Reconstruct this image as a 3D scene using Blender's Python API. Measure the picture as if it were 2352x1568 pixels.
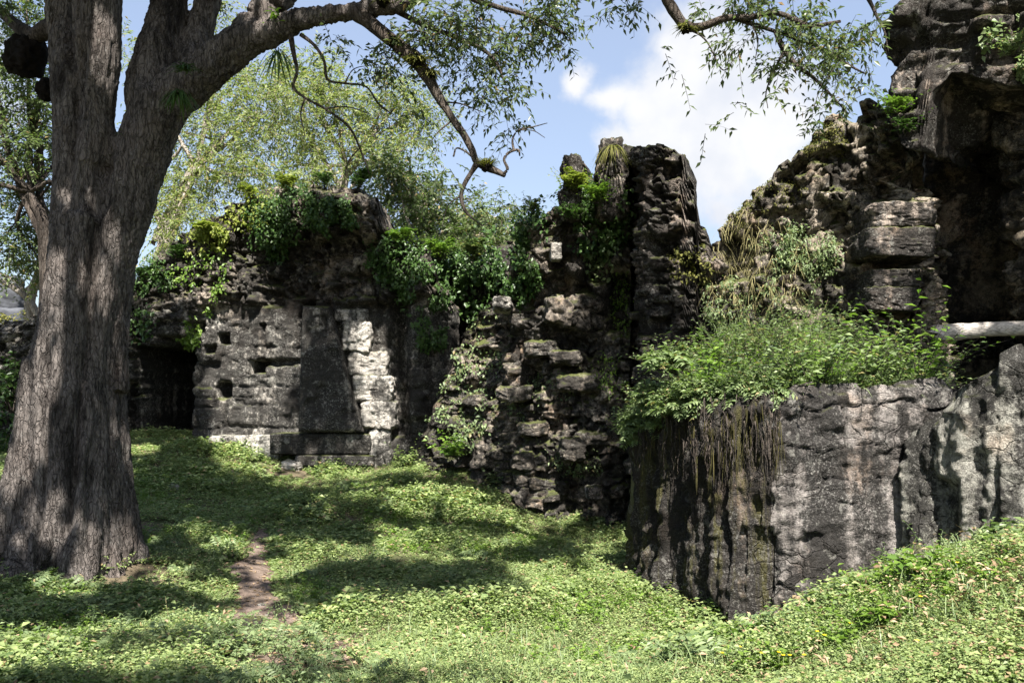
import bpy, math, random
import numpy as np
from mathutils import Vector

# ------------------------------------------------------------------ scene, camera, world, sun
for o in list(bpy.data.objects):
    bpy.data.objects.remove(o)
SC = bpy.context.scene
COL = SC.collection
F, CU, CV, PITCH, EYE = 2037.0, 1176.0, 784.0, math.atan(96 / 2037.0), 1.6   # in a 2352 x 1568 frame

cd = bpy.data.cameras.new('camera')
cam = bpy.data.objects.new('camera', cd)
COL.objects.link(cam)
cam.location = (0, 0, EYE)
cam.rotation_euler = (math.pi / 2 + PITCH, 0, 0)
cd.sensor_width = 36.0
cd.lens = 36.0 * F / 2352.0
cd.clip_start, cd.clip_end = 0.05, 2000
SC.camera = cam

SUN = np.array((0.10, -0.70, 0.95)); SUN /= np.linalg.norm(SUN)
EL = math.asin(SUN[2]); AZ = math.atan2(SUN[0], SUN[1])
SC.view_settings.view_transform = 'Standard'
SC.view_settings.look = 'None'
SC.view_settings.exposure = 2.0
SC.view_settings.gamma = 1.0
SC.render.film_transparent = False
SC.cycles.max_bounces = 6
SC.cycles.diffuse_bounces = 3
SC.cycles.transmission_bounces = 3


def ray(u, v):
    a, b = u - CU, CV - v
    return np.array((a, F * math.cos(PITCH) - b * math.sin(PITCH), F * math.sin(PITCH) + b * math.cos(PITCH)))


def P(u, v, Y):
    d = ray(u, v)
    return np.array((0, 0, EYE)) + d * (Y / d[1])


def px(n, Y):
    return n * Y / F


def proj(p):
    p = np.asarray(p, float) - np.array((0, 0, EYE))
    c, s = math.cos(PITCH), math.sin(PITCH)
    fy = p[..., 1] * c + p[..., 2] * s
    fz = -p[..., 1] * s + p[..., 2] * c
    fy = np.maximum(fy, 1e-3)
    return CU + F * p[..., 0] / fy, CV - F * fz / fy


class NT:
    """small helper for node trees"""
    def __init__(s, tree):
        s.t = tree; s.n = tree.nodes; s.l = tree.links

    def new(s, typ, **kw):
        n = s.n.new(typ)
        for k, v in kw.items():
            setattr(n, k, v)
        return n

    def put(s, sock, v):
        if isinstance(v, bpy.types.NodeSocket):
            s.l.new(v, sock)
        else:
            sock.default_value = v

    def math(s, op, a, b=0.0, c=None, clamp=False):
        n = s.new('ShaderNodeMath', operation=op, use_clamp=clamp)
        s.put(n.inputs[0], a); s.put(n.inputs[1], b)
        if c is not None:
            s.put(n.inputs[2], c)
        return n.outputs[0]

    def vm(s, op, a, b):
        n = s.new('ShaderNodeVectorMath', operation=op)
        s.put(n.inputs[0], a); s.put(n.inputs[1], b)
        return n.outputs['Value'] if op in ('DISTANCE', 'DOT_PRODUCT', 'LENGTH') else n.outputs[0]

    def noise(s, vec, scale, detail=4, rough=0.55, dist=0.0):
        n = s.new('ShaderNodeTexNoise')
        s.put(n.inputs['Vector'], vec)
        n.inputs['Scale'].default_value = scale; n.inputs['Detail'].default_value = detail
        n.inputs['Roughness'].default_value = rough; n.inputs['Distortion'].default_value = dist
        return n.outputs['Fac']

    def new_noise_vec(s, vec, scale):
        n = s.new('ShaderNodeTexNoise')
        s.put(n.inputs['Vector'], vec)
        n.inputs['Scale'].default_value = scale; n.inputs['Detail'].default_value = 4
        return s.vm('SUBTRACT', n.outputs['Color'], (0.5, 0.5, 0.5))

    def ramp(s, f, lo, hi, a=0.0, b=1.0):
        n = s.new('ShaderNodeMapRange', interpolation_type='SMOOTHSTEP')
        s.put(n.inputs[0], f)
        for i, v in zip((1, 2, 3, 4), (lo, hi, a, b)):
            s.put(n.inputs[i], v)
        return n.outputs[0]

    def mix(s, f, a, b, blend='MIX'):
        n = s.new('ShaderNodeMix', data_type='RGBA', blend_type=blend)
        s.put(n.inputs[0], f)
        for sock, v in ((n.inputs[6], a), (n.inputs[7], b)):
            if isinstance(v, (tuple, list)):
                v = tuple(v) + (1.0,) if len(v) == 3 else v
            s.put(sock, v)
        return n.outputs[2]

    def scale(s, vec, xyz):
        return s.vm('MULTIPLY', vec, xyz)


W = bpy.data.worlds.new('World')
SC.world = W
W.use_nodes = True
w = NT(W.node_tree)
w.n.clear()
sky = w.new('ShaderNodeTexSky')
sky.sky_type = 'NISHITA'
sky.sun_disc = False
sky.sun_elevation = EL
sky.sun_rotation = AZ
sky.air_density = 1.0
sky.dust_density = 1.6
sky.ozone_density = 1.0
SKY_STR = 0.058
tc = w.new('ShaderNodeTexCoord')
dirv = tc.outputs['Generated']
wn_ = w.new('ShaderNodeTexNoise')
w.put(wn_.inputs['Vector'], dirv)
wn_.inputs['Scale'].default_value = 9.0; wn_.inputs['Detail'].default_value = 6
cdir = w.vm('ADD', dirv, w.vm('MULTIPLY', w.vm('SUBTRACT', wn_.outputs['Color'], (0.5, 0.5, 0.5)), (0.13, 0.13, 0.13)))
mask = None
for (u, v, r) in ((1620, 190, 190), (1710, 240, 170), (1530, 250, 125), (1430, 235, 70), (1352, 176, 62), (1670, 360, 170),
                  (1790, 330, 120), (1650, 500, 70), (1560, 110, 90), (1500, 330, 90), (1420, 330, 60),
                  (-300, 250, 260), (300, -700, 260), (2300, -900, 300)):
    d = ray(u, v); d /= np.linalg.norm(d)
    q = w.vm('DISTANCE', cdir, tuple(d))
    m = w.math('MULTIPLY_ADD', q, -F / r, 1.0)
    mask = m if mask is None else w.math('SMOOTH_MAX', mask, m, 0.25)
nz = w.noise(dirv, 7.0, 7, 0.6, 0.3)
nz2 = w.noise(dirv, 22.0, 6, 0.6)
cm = w.math('ADD', mask, w.math('MULTIPLY_ADD', nz, 1.9, -0.98))
cm = w.math('ADD', cm, w.math('MULTIPLY_ADD', nz2, 0.6, -0.3))
cloud = w.ramp(cm, -0.18, 0.62)
shade = w.ramp(w.noise(dirv, 9.0, 5, 0.5), 0.38, 0.62, 0.0, 1.0)
ccol = w.mix(shade, (0.205, 0.215, 0.238), (0.25, 0.252, 0.258))
skys = w.vm('MULTIPLY', sky.outputs[0], (SKY_STR, SKY_STR, SKY_STR))
dv = ray(1176, 400); dv /= np.linalg.norm(dv)
veil = w.ramp(w.vm('DISTANCE', dirv, tuple(dv)), 0.25, 1.0, 0.5, 0.0)
skys = w.mix(veil, skys, (0.148, 0.168, 0.22))
fin = w.mix(cloud, skys, ccol)
bg = w.new('ShaderNodeBackground')
w.l.new(fin, bg.inputs[0])
bg.inputs[1].default_value = 1.0
out = w.new('ShaderNodeOutputWorld')
w.l.new(bg.outputs[0], out.inputs[0])

sl = bpy.data.lights.new('sun', 'SUN')
sl.energy = 5.0
sl.angle = math.radians(0.5)
sl.color = (1.0, 0.95, 0.87)
so = bpy.data.objects.new('sun', sl)
COL.objects.link(so)
so.location = (6, -12, 16)
so.rotation_euler = Vector(-SUN).to_track_quat('-Z', 'Y').to_euler()

# ------------------------------------------------------------------ numpy helpers
R = np.random.default_rng(7)


def hsh(*k):
    h = np.zeros(np.broadcast(*k).shape, np.uint32)
    with np.errstate(over='ignore'):
        for i, a in enumerate(k):
            a = np.asarray(a).astype(np.int64).astype(np.uint32)
            h = (h ^ (a * np.uint32((0x9E3779B1, 0x85EBCA77, 0xC2B2AE3D, 0x27D4EB2F)[i % 4]))) * np.uint32(0x2C1B3C6D)
            h ^= h >> np.uint32(15)
        h *= np.uint32(0x297A2D39)
        h ^= h >> np.uint32(13)
    return h.astype(np.float64) / 4294967295.0


def vnoise(p, seed=0):
    p = np.asarray(p, float)
    i = np.floor(p).astype(np.int64); f = p - i
    f = f * f * f * (f * (f * 6 - 15) + 10)
    D = p.shape[-1]
    r = 0
    for c in range(2 ** D):
        o = [(c >> k) & 1 for k in range(D)]
        wgt = 1.0
        for k in range(D):
            wgt = wgt * (f[..., k] if o[k] else 1 - f[..., k])
        r = r + wgt * hsh(*[i[..., k] + o[k] for k in range(D)], np.int64(seed + 101))
    return r * 2 - 1


def fbm(p, oct=4, seed=0, gain=0.5, ridged=False):
    p = np.asarray(p, float)
    a, r, t = 1.0, 0, 0
    for k in range(oct):
        n = vnoise(p * (2.03 ** k) + 17.3 * k, seed + k)
        if ridged:
            n = 1 - 2 * np.abs(n)
        r = r + a * n; t += a; a *= gain
    return r / t


def sstep(a, b, x):
    t = np.clip((x - a) / (b - a), 0, 1)
    return t * t * (3 - 2 * t)


def unit(v):
    return v / np.maximum(np.linalg.norm(v, axis=-1, keepdims=True), 1e-9)


# ------------------------------------------------------------------ objects
def tag(o, label, cat, group=None, kind=None):
    o['label'] = label
    o['category'] = cat
    if group:
        o['group'] = group
    if kind:
        o['kind'] = kind
    return o


def empty(name, loc, label, cat, group=None):
    o = bpy.data.objects.new(name, None)
    COL.objects.link(o)
    o.location = tuple(loc)
    o.empty_display_size = 0.2
    return tag(o, label, cat, group)


def mk(name, v, faces, mat, parent=None, origin=None, smooth=False, attrs=None):
    """one mesh object from numpy arrays; faces is a list of (n,3) / (n,4) index arrays, v in world coordinates"""
    v = np.asarray(v, float)
    if parent is not None:
        origin = np.array(parent.location)
        pp = parent.parent
        while pp is not None:
            origin = origin + np.array(pp.location); pp = pp.parent
    elif origin is None:
        origin = np.array((v[:, 0].mean(), v[:, 1].mean(), v[:, 2].min()))
    loc = np.asarray(origin, float)
    me = bpy.data.meshes.new(name)
    me.vertices.add(len(v))
    me.vertices.foreach_set('co', (v - loc).astype(np.float32).ravel())
    faces = [np.asarray(f, np.int32) for f in faces if len(f)]
    idx = np.concatenate([f.ravel() for f in faces])
    tot = np.concatenate([np.full(len(f), f.shape[1], np.int32) for f in faces])
    st = np.concatenate([[0], np.cumsum(tot)[:-1]]).astype(np.int32)
    me.loops.add(len(idx)); me.loops.foreach_set('vertex_index', idx)
    me.polygons.add(len(tot)); me.polygons.foreach_set('loop_start', st)
    if smooth:
        me.polygons.foreach_set('use_smooth', np.ones(len(tot), bool))
    for k, a in (attrs or {}).items():
        at = me.attributes.new(k, 'FLOAT', 'POINT')
        at.data.foreach_set('value', np.asarray(a, np.float32))
    me.update(calc_edges=True)
    if mat is not None:
        me.materials.append(mat)
    o = bpy.data.objects.new(name, me)
    COL.objects.link(o)
    if parent is not None:
        o.parent = parent
    else:
        o.location = tuple(loc)
    return o


class Geo:
    """collects pieces, then becomes one mesh object"""
    def __init__(s):
        s.v, s.t, s.q, s.n = [], [], [], 0

    def add(s, v, tri=None, quad=None):
        v = np.asarray(v, float).reshape(-1, 3)
        if tri is not None and len(tri):
            s.t.append(np.asarray(tri) + s.n)
        if quad is not None and len(quad):
            s.q.append(np.asarray(quad) + s.n)
        s.v.append(v); s.n += len(v)

    def build(s, name, mat, parent=None, **kw):
        if not s.v:
            return None
        f = []
        if s.t: f.append(np.concatenate(s.t))
        if s.q: f.append(np.concatenate(s.q))
        return mk(name, np.concatenate(s.v), f, mat, parent, **kw)

    def leaves(s, base, d, n, L, Wd, droop=0.15, fold=0.18):
        """diamond leaves folded on the midrib"""
        base = np.asarray(base, float); d = unit(np.asarray(d, float))
        N = len(base)
        if N == 0:
            return
        side = unit(np.cross(d, n)); nn = np.cross(side, d)
        L = np.broadcast_to(np.asarray(L, float), (N,))[:, None]; Wd = np.broadcast_to(np.asarray(Wd, float), (N,))[:, None]
        mid = base + d * L * 0.42
        tip = base + d * L - np.array((0, 0, 1.0)) * L * droop
        a = mid + side * Wd * 0.5 + nn * Wd * fold
        b = mid - side * Wd * 0.5 + nn * Wd * fold
        v = np.stack([base, a, tip, b], 1).reshape(-1, 3)
        k = np.arange(N)[:, None] * 4
        s.add(v, tri=np.concatenate([k + np.array((0, 1, 2)), k + np.array((0, 2, 3))]))

    def tube(s, pts, rad, sides=6):
        pts = np.asarray(pts, float); rad = np.asarray(rad, float)
        t = unit(np.gradient(pts, axis=0))
        ref = np.where(np.abs(t[:, 2:3]) > 0.8, np.array((1.0, 0, 0)), np.array((0, 0, 1.0)))
        a = unit(np.cross(t, ref)); b = np.cross(t, a)
        an = np.linspace(0, 2 * math.pi, sides, endpoint=False)
        v = pts[:, None] + rad[:, None, None] * (a[:, None] * np.cos(an)[None, :, None] + b[:, None] * np.sin(an)[None, :, None])
        k = len(pts)
        i, j = np.meshgrid(np.arange(k - 1), np.arange(sides), indexing='ij')
        i = i.ravel(); j = j.ravel(); j2 = (j + 1) % sides
        q = np.stack([i * sides + j, i * sides + j2, (i + 1) * sides + j2, (i + 1) * sides + j], 1)
        vv = v.reshape(-1, 3)
        caps = np.array([[k * sides, (jj + 1) % sides, jj] for jj in range(sides)] +
                        [[k * sides + 1, (k - 1) * sides + jj, (k - 1) * sides + (jj + 1) % sides] for jj in range(sides)])
        s.add(np.concatenate([vv, pts[:1], pts[-1:]]), tri=caps, quad=q)

    def twigs(s, pts, r0, r1):
        """many thin three sided tubes at once, pts (N,k,3)"""
        N, k, _ = pts.shape
        an = np.array((0, 2.094, 4.189))
        off = np.stack([np.cos(an), np.sin(an) * 0.7, np.sin(an) * 0.7], 1)
        rr = np.linspace(r0, r1, k)
        v = pts[:, :, None] + off[None, None] * rr[None, :, None, None]
        b = (np.arange(N) * k * 3)[:, None, None, None]
        i = (np.arange(k - 1) * 3)[None, :, None, None]
        j = np.arange(3)[None, None, :, None]
        j2 = (j + 1) % 3
        q = np.concatenate([b + i + j, b + i + j2, b + i + 3 + j2, b + i + 3 + j], 3).reshape(-1, 4)
        s.add(v.reshape(-1, 3), quad=q)


def curve(pts, n):
    """Catmull-Rom through points of any dimension"""
    p = np.asarray(pts, float)
    if len(p) < 3:
        t = np.linspace(0, 1, n)[:, None]
        return p[0] * (1 - t) + p[-1] * t
    p = np.concatenate([[2 * p[0] - p[1]], p, [2 * p[-1] - p[-2]]])
    m = len(p) - 3
    o = []
    for x in np.linspace(0, m - 1e-6, n):
        i = int(x); t = x - i
        a, b, c, d = p[i:i + 4]
        o.append(0.5 * (2 * b + (c - a) * t + (2 * a - 5 * b + 4 * c - d) * t * t + (3 * b - a - 3 * c + d) * t ** 3))
    return np.array(o)


def pcurve(uvyr, n):
    """points given as (u, v, depth, radius in px) -> world curve and radii"""
    a = np.array([list(P(u, v, Y)) + [px(r, Y)] for u, v, Y, r in uvyr])
    c = curve(a, n)
    return c[:, :3], np.maximum(c[:, 3], 0.002)


# ------------------------------------------------------------------ materials
def mat_new(name):
    m = bpy.data.materials.new(name)
    m.use_nodes = True
    t = NT(m.node_tree)
    t.n.clear()
    return m, t


def finish(t, col, rough, bump=None, bstr=0.6, bdist=0.02, spec=0.25):
    b = t.new('ShaderNodeBsdfPrincipled')
    t.put(b.inputs['Base Color'], col if isinstance(col, bpy.types.NodeSocket) else tuple(col) + (1,))
    t.put(b.inputs['Roughness'], rough)
    b.inputs['Specular IOR Level'].default_value = spec
    if bump is not None:
        bp = t.new('ShaderNodeBump')
        bp.inputs['Strength'].default_value = bstr
        bp.inputs['Distance'].default_value = bdist
        t.l.new(bump, bp.inputs['Height'])
        t.l.new(bp.outputs[0], b.inputs['Normal'])
    o = t.new('ShaderNodeOutputMaterial')
    t.l.new(b.outputs[0], o.inputs[0])
    return b


def stone_mat(name, light=(0.40, 0.36, 0.31), dark=(0.20, 0.17, 0.145), stain=0.5, streak=0.5, lichen=0.4, moss=0.4, ochre=0.35, fine=1.0, runs=0.0):
    light = tuple(0.84 * x for x in light); dark = tuple(0.66 * x for x in dark)
    m, t = mat_new(name)
    g = t.new('ShaderNodeNewGeometry')
    pos = g.outputs['Position']
    sep = t.new('ShaderNodeSeparateXYZ'); t.l.new(g.outputs['Normal'], sep.inputs[0])
    at = t.new('ShaderNodeAttribute', attribute_name='tone')
    tone = at.outputs['Fac']
    f = t.noise(pos, 9.0 * fine, 8, 0.65)
    c = t.mix(t.ramp(t.math('MULTIPLY_ADD', tone, 0.35, t.math('MULTIPLY', f, 0.8)), 0.3, 0.8), dark, light)
    oc = t.ramp(t.noise(pos, 2.3, 6, 0.6), 0.52, 0.7, 0, ochre)
    c = t.mix(oc, c, (0.36, 0.235, 0.15))
    # black algae film: broad patches and run-down streaks
    s1 = t.noise(pos, 1.35, 9, 0.68, 0.4)
    s2 = t.noise(t.scale(pos, (5.0, 5.0, 0.45)), 1.0, 6, 0.6)
    s3 = t.noise(pos, 14.0 * fine, 6, 0.7)
    s = t.math('ADD', t.math('MULTIPLY', s1, 0.62), t.math('MULTIPLY', s2, streak))
    s = t.math('ADD', s, t.math('MULTIPLY', s3, 0.42))
    lo = 0.552 + 0.5 * streak - 0.26 * stain
    c = t.mix(t.ramp(s, lo - 0.05, lo + 0.09, 0, 0.93), c, (0.020, 0.019, 0.018))
    if runs:
        c = t.mix(t.ramp(t.noise(t.scale(pos, (9.0, 9.0, 0.5)), 1.0, 5, 0.65), 0.5, 0.62, 0, runs), c, (0.075, 0.07, 0.022))
    sp = t.ramp(t.noise(pos, 60.0 * fine, 6, 0.8), 0.36, 0.64, 0.45, 1.5)
    c = t.mix(t.ramp(t.noise(pos, 3.1, 5, 0.6), 0.38, 0.62, 0.25, 1.0), c, t.mix(1.0, c, sp, 'MULTIPLY'))
    bl = t.ramp(t.noise(pos, 9.0, 6, 0.7, 0.5), 0.57, 0.66, 0, 0.55 * lichen)
    c = t.mix(bl, c, (0.47, 0.455, 0.41))
    # pale lichen spots
    li = t.math('MULTIPLY', t.ramp(t.noise(pos, 38.0 * fine, 7, 0.8), 0.50, 0.68), t.ramp(t.noise(pos, 2.1, 4, 0.6), 0.42, 0.6, 0.05, 1))
    c = t.mix(t.math('MULTIPLY', li, lichen), c, (0.56, 0.54, 0.50))
    # moss settles on ledges
    mo = t.math('ADD', t.math('MULTIPLY', sep.outputs[2], 0.55), t.noise(pos, 3.2, 7, 0.65))
    c = t.mix(t.ramp(mo, 0.95 - 0.45 * moss, 1.25 - 0.45 * moss, 0, 0.9), c, t.mix(t.noise(pos, 30, 3), (0.035, 0.05, 0.012), (0.13, 0.14, 0.045)))
    vo = t.new('ShaderNodeTexVoronoi', feature='DISTANCE_TO_EDGE')
    t.put(vo.inputs['Vector'], t.vm('ADD', t.scale(pos, (1, 1, 1.7)), t.vm('MULTIPLY', t.new_noise_vec(pos, 5.0), (0.22, 0.22, 0.22))))
    vo.inputs['Scale'].default_value = 5.5
    ck = t.math('MULTIPLY', t.math('SUBTRACT', 1.0, t.ramp(vo.outputs['Distance'], 0.0, 0.045)), t.ramp(t.noise(pos, 2.6, 4, 0.6), 0.46, 0.6))
    c = t.mix(t.math('MULTIPLY', ck, 0.45), c, (0.02, 0.018, 0.016))
    h = t.math('ADD', t.noise(pos, 28 * fine, 8, 0.7), t.math('MULTIPLY', t.noise(pos, 90 * fine, 3, 0.6), 0.35))
    h = t.math('SUBTRACT', h, t.math('MULTIPLY', ck, 0.6))
    finish(t, c, 0.95, h, 1.0, 0.045, 0.1)
    return m


def leaf_mat(name, a, b, trans=0.35, gloss=0.45, dry=None, spec=0.3):
    """a and b: darkest and lightest leaf; every leaf gets its own mix"""
    m, t = mat_new(name)
    g = t.new('ShaderNodeNewGeometry')
    r = g.outputs['Random Per Island']
    c = t.mix(r, a, b)
    c = t.mix(t.ramp(t.noise(g.outputs['Position'], 1.7, 3), 0.35, 0.65, 0.0, 0.6), c, tuple(0.5 * x + 0.5 * y for x, y in zip(a, b)))
    if dry is not None:
        wn = t.new('ShaderNodeTexWhiteNoise', noise_dimensions='1D')
        t.put(wn.inputs['W'], t.math('MULTIPLY', r, 917.0))
        c = t.mix(t.ramp(wn.outputs['Value'], 1 - dry[1] - 0.01, 1 - dry[1]), c, dry[0])
    p = t.new('ShaderNodeBsdfPrincipled')
    t.l.new(c, p.inputs['Base Color'])
    p.inputs['Roughness'].default_value = gloss
    p.inputs['Specular IOR Level'].default_value = spec
    tr = t.new('ShaderNodeBsdfTranslucent')
    t.l.new(t.mix(1.0, c, (1.12, 1.3, 0.68), 'MULTIPLY'), tr.inputs[0])
    mx = t.new('ShaderNodeMixShader')
    mx.inputs[0].default_value = trans
    t.l.new(p.outputs[0], mx.inputs[1]); t.l.new(tr.outputs[0], mx.inputs[2])
    o = t.new('ShaderNodeOutputMaterial')
    t.l.new(mx.outputs[0], o.inputs[0])
    return m


def bark_mat(name, a=(0.014, 0.012, 0.011), b=(0.185, 0.163, 0.15), lichen=0.4):
    m, t = mat_new(name)
    g = t.new('ShaderNodeNewGeometry')
    pos = g.outputs['Position']
    st = t.scale(pos, (1, 1, 0.22))
    f = t.noise(st, 34, 10, 0.72, 0.25)
    f2 = t.noise(st, 7.5, 6, 0.65)
    f3 = t.noise(t.scale(pos, (1, 1, 0.5)), 60, 6, 0.75)
    f = t.math('ADD', t.math('MULTIPLY', f, 0.6), t.math('MULTIPLY', f3, 0.4))
    c = t.mix(t.ramp(t.math('ADD', t.math('MULTIPLY', f, 0.7), t.math('MULTIPLY', f2, 0.3)), 0.36, 0.62), a, b)
    c = t.mix(t.ramp(t.noise(pos, 1.9, 5, 0.6), 0.5, 0.72, 0, 0.4), c, tuple(0.5 * (x + y) * k for x, y, k in zip(a, b, (1.12, 0.98, 0.92))))
    c = t.mix(t.ramp(t.noise(t.scale(pos, (1, 1, 0.6)), 22, 6, 0.75), 0.57, 0.66, 0, lichen), c, (0.26, 0.25, 0.235))
    c = t.mix(t.ramp(t.noise(t.scale(pos, (1, 1, 0.3)), 3.2, 7, 0.7), 0.52, 0.64, 0, 0.7), c, tuple(x * 0.6 for x in a))
    vo = t.new('ShaderNodeTexVoronoi', feature='DISTANCE_TO_EDGE')
    wv = t.vm('ADD', t.scale(pos, (1, 1, 0.2)), t.vm('MULTIPLY', t.new_noise_vec(pos, 9.0), (0.06, 0.06, 0.06)))
    t.put(vo.inputs['Vector'], wv)
    vo.inputs['Scale'].default_value = 34.0
    cr = t.ramp(vo.outputs['Distance'], 0.0, 0.11)
    c = t.mix(t.math('MULTIPLY', t.math('SUBTRACT', 1.0, cr), 0.38), c, tuple(0.5 * x for x in a))
    f = t.math('ADD', t.math('MULTIPLY', f, 0.7), t.math('MULTIPLY', cr, 0.22))
    finish(t, c, 0.95, f, 1.0, 0.06, 0.08)
    return m


M = {}
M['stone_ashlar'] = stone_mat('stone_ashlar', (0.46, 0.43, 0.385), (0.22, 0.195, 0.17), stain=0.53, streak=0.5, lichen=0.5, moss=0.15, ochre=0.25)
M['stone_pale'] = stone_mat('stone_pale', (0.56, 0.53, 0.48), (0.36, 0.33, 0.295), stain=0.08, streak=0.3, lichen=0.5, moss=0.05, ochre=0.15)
M['stone_rubble'] = stone_mat('stone_rubble', (0.42, 0.36, 0.30), (0.19, 0.155, 0.125), stain=0.40, streak=0.25, lichen=0.35, moss=0.35, ochre=0.6)
M['stone_slope'] = stone_mat('stone_slope', (0.48, 0.41, 0.33), (0.22, 0.18, 0.135), stain=0.27, streak=0.35, lichen=0.4, moss=0.52, ochre=0.5)
M['stone_black'] = stone_mat('stone_black', (0.36, 0.30, 0.255), (0.14, 0.112, 0.095), stain=0.60, streak=0.85, lichen=0.45, moss=0.3, ochre=0.5)
M['stone_lichen'] = stone_mat('stone_lichen', (0.37, 0.36, 0.315), (0.16, 0.15, 0.132), stain=0.43, streak=0.75, lichen=0.45, moss=0.15, ochre=0.3, fine=1.6)
M['stone_wall'] = stone_mat('stone_wall', (0.30, 0.272, 0.255), (0.115, 0.10, 0.091), stain=0.50, streak=0.9, lichen=0.5, moss=0.15, ochre=0.35, fine=1.5)
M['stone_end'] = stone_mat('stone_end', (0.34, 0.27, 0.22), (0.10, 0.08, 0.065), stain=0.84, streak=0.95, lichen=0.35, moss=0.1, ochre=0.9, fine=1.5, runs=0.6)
M['stone_vault'] = stone_mat('stone_vault', (0.44, 0.36, 0.27), (0.16, 0.13, 0.10), stain=0.36, streak=0.3, lichen=0.3, moss=0.1, ochre=0.6)
M['bark'] = bark_mat('bark')
M['bark_dark'] = bark_mat('bark_dark', (0.025, 0.021, 0.018), (0.12, 0.10, 0.085), 0.3)
M['bark_pale'] = bark_mat('bark_pale', (0.2, 0.17, 0.14), (0.42, 0.38, 0.33), 0.4)
M['leaf_crown'] = leaf_mat('leaf_crown', (0.035, 0.06, 0.028), (0.14, 0.165, 0.08), 0.42, 0.35, ((0.16, 0.11, 0.05), 0.03))
M['leaf_feather'] = leaf_mat('leaf_feather', (0.09, 0.125, 0.04), (0.25, 0.28, 0.105), 0.45, 0.5, ((0.26, 0.21, 0.09), 0.06))
M['leaf_far'] = leaf_mat('leaf_far', (0.055, 0.085, 0.03), (0.13, 0.17, 0.065), 0.4, 0.5, ((0.22, 0.17, 0.08), 0.05))
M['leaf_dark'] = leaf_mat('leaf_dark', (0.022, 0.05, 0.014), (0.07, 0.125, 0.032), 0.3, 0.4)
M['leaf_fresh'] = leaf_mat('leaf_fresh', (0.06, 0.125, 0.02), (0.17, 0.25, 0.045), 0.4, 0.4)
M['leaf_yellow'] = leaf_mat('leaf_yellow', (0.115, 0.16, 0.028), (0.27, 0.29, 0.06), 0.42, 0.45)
M['leaf_bank'] = leaf_mat('leaf_bank', (0.06, 0.1, 0.04), (0.23, 0.285, 0.135), 0.38, 0.45, ((0.24, 0.2, 0.1), 0.05))
M['leaf_turf'] = leaf_mat('leaf_turf', (0.052, 0.098, 0.032), (0.335, 0.39, 0.165), 0.4, 0.5, ((0.28, 0.21, 0.12), 0.045))
M['leaf_moss'] = leaf_mat('leaf_moss', (0.05, 0.06, 0.016), (0.17, 0.16, 0.05), 0.3, 0.7, spec=0.1)
M['leaf_moss_dark'] = leaf_mat('leaf_moss_dark', (0.02, 0.022, 0.008), (0.10, 0.085, 0.035), 0.2, 0.8, spec=0.1)
M['leaf_litter'] = leaf_mat('leaf_litter', (0.11, 0.065, 0.035), (0.36, 0.265, 0.175), 0.15, 0.7, spec=0.15)
M['straw'] = leaf_mat('straw', (0.12, 0.105, 0.045), (0.33, 0.30, 0.15), 0.3, 0.7, spec=0.15)
M['petal'] = leaf_mat('petal', (0.75, 0.5, 0.02), (0.85, 0.62, 0.03), 0.3, 0.6)


def soil_mat(name, a, b, c2):
    m, t = mat_new(name)
    g = t.new('ShaderNodeNewGeometry')
    pos = g.outputs['Position']
    c = t.mix(t.ramp(t.noise(pos, 11, 8, 0.7), 0.35, 0.65), a, b)
    c = t.mix(t.ramp(t.noise(pos, 1.3, 5, 0.6), 0.42, 0.62, 0, 0.85), c, c2)
    finish(t, c, 0.97, t.noise(pos, 40, 8, 0.75), 0.9, 0.03, 0.1)
    return m


M['soil'] = soil_mat('soil', (0.055, 0.045, 0.03), (0.15, 0.12, 0.08), (0.055, 0.075, 0.025))
M['dirt'] = soil_mat('dirt', (0.085, 0.062, 0.05), (0.24, 0.185, 0.155), (0.15, 0.115, 0.09))
M['bank_soil'] = soil_mat('bank_soil', (0.06, 0.05, 0.03), (0.2, 0.16, 0.09), (0.07, 0.08, 0.03))


def plain(name, c, rough=0.9, sc=20.0, var=0.4, stretch=(1, 1, 1)):
    m, t = mat_new(name)
    g = t.new('ShaderNodeNewGeometry')
    n = t.noise(t.scale(g.outputs['Position'], stretch), sc, 6, 0.65)
    col = t.mix(t.ramp(n, 0.3, 0.7), tuple(x * (1 - var) for x in c), tuple(min(1, x * (1 + var)) for x in c))
    finish(t, col, rough, n, 0.7, 0.02, 0.15)
    return m


M['nest'] = plain('nest', (0.007, 0.0055, 0.0045), 1.0, 14)
M['wood'] = plain('wood', (0.37, 0.335, 0.30), 0.9, 16, 0.5, (0.2, 4, 4))
M['far_stone'] = plain('far_stone', (0.055, 0.058, 0.066), 0.95, 3.0, 0.35, (1, 1, 1.5))

# ------------------------------------------------------------------ terrain
def X(u, Y):
    return (u - CU) * Y / (F * math.cos(PITCH))


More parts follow.
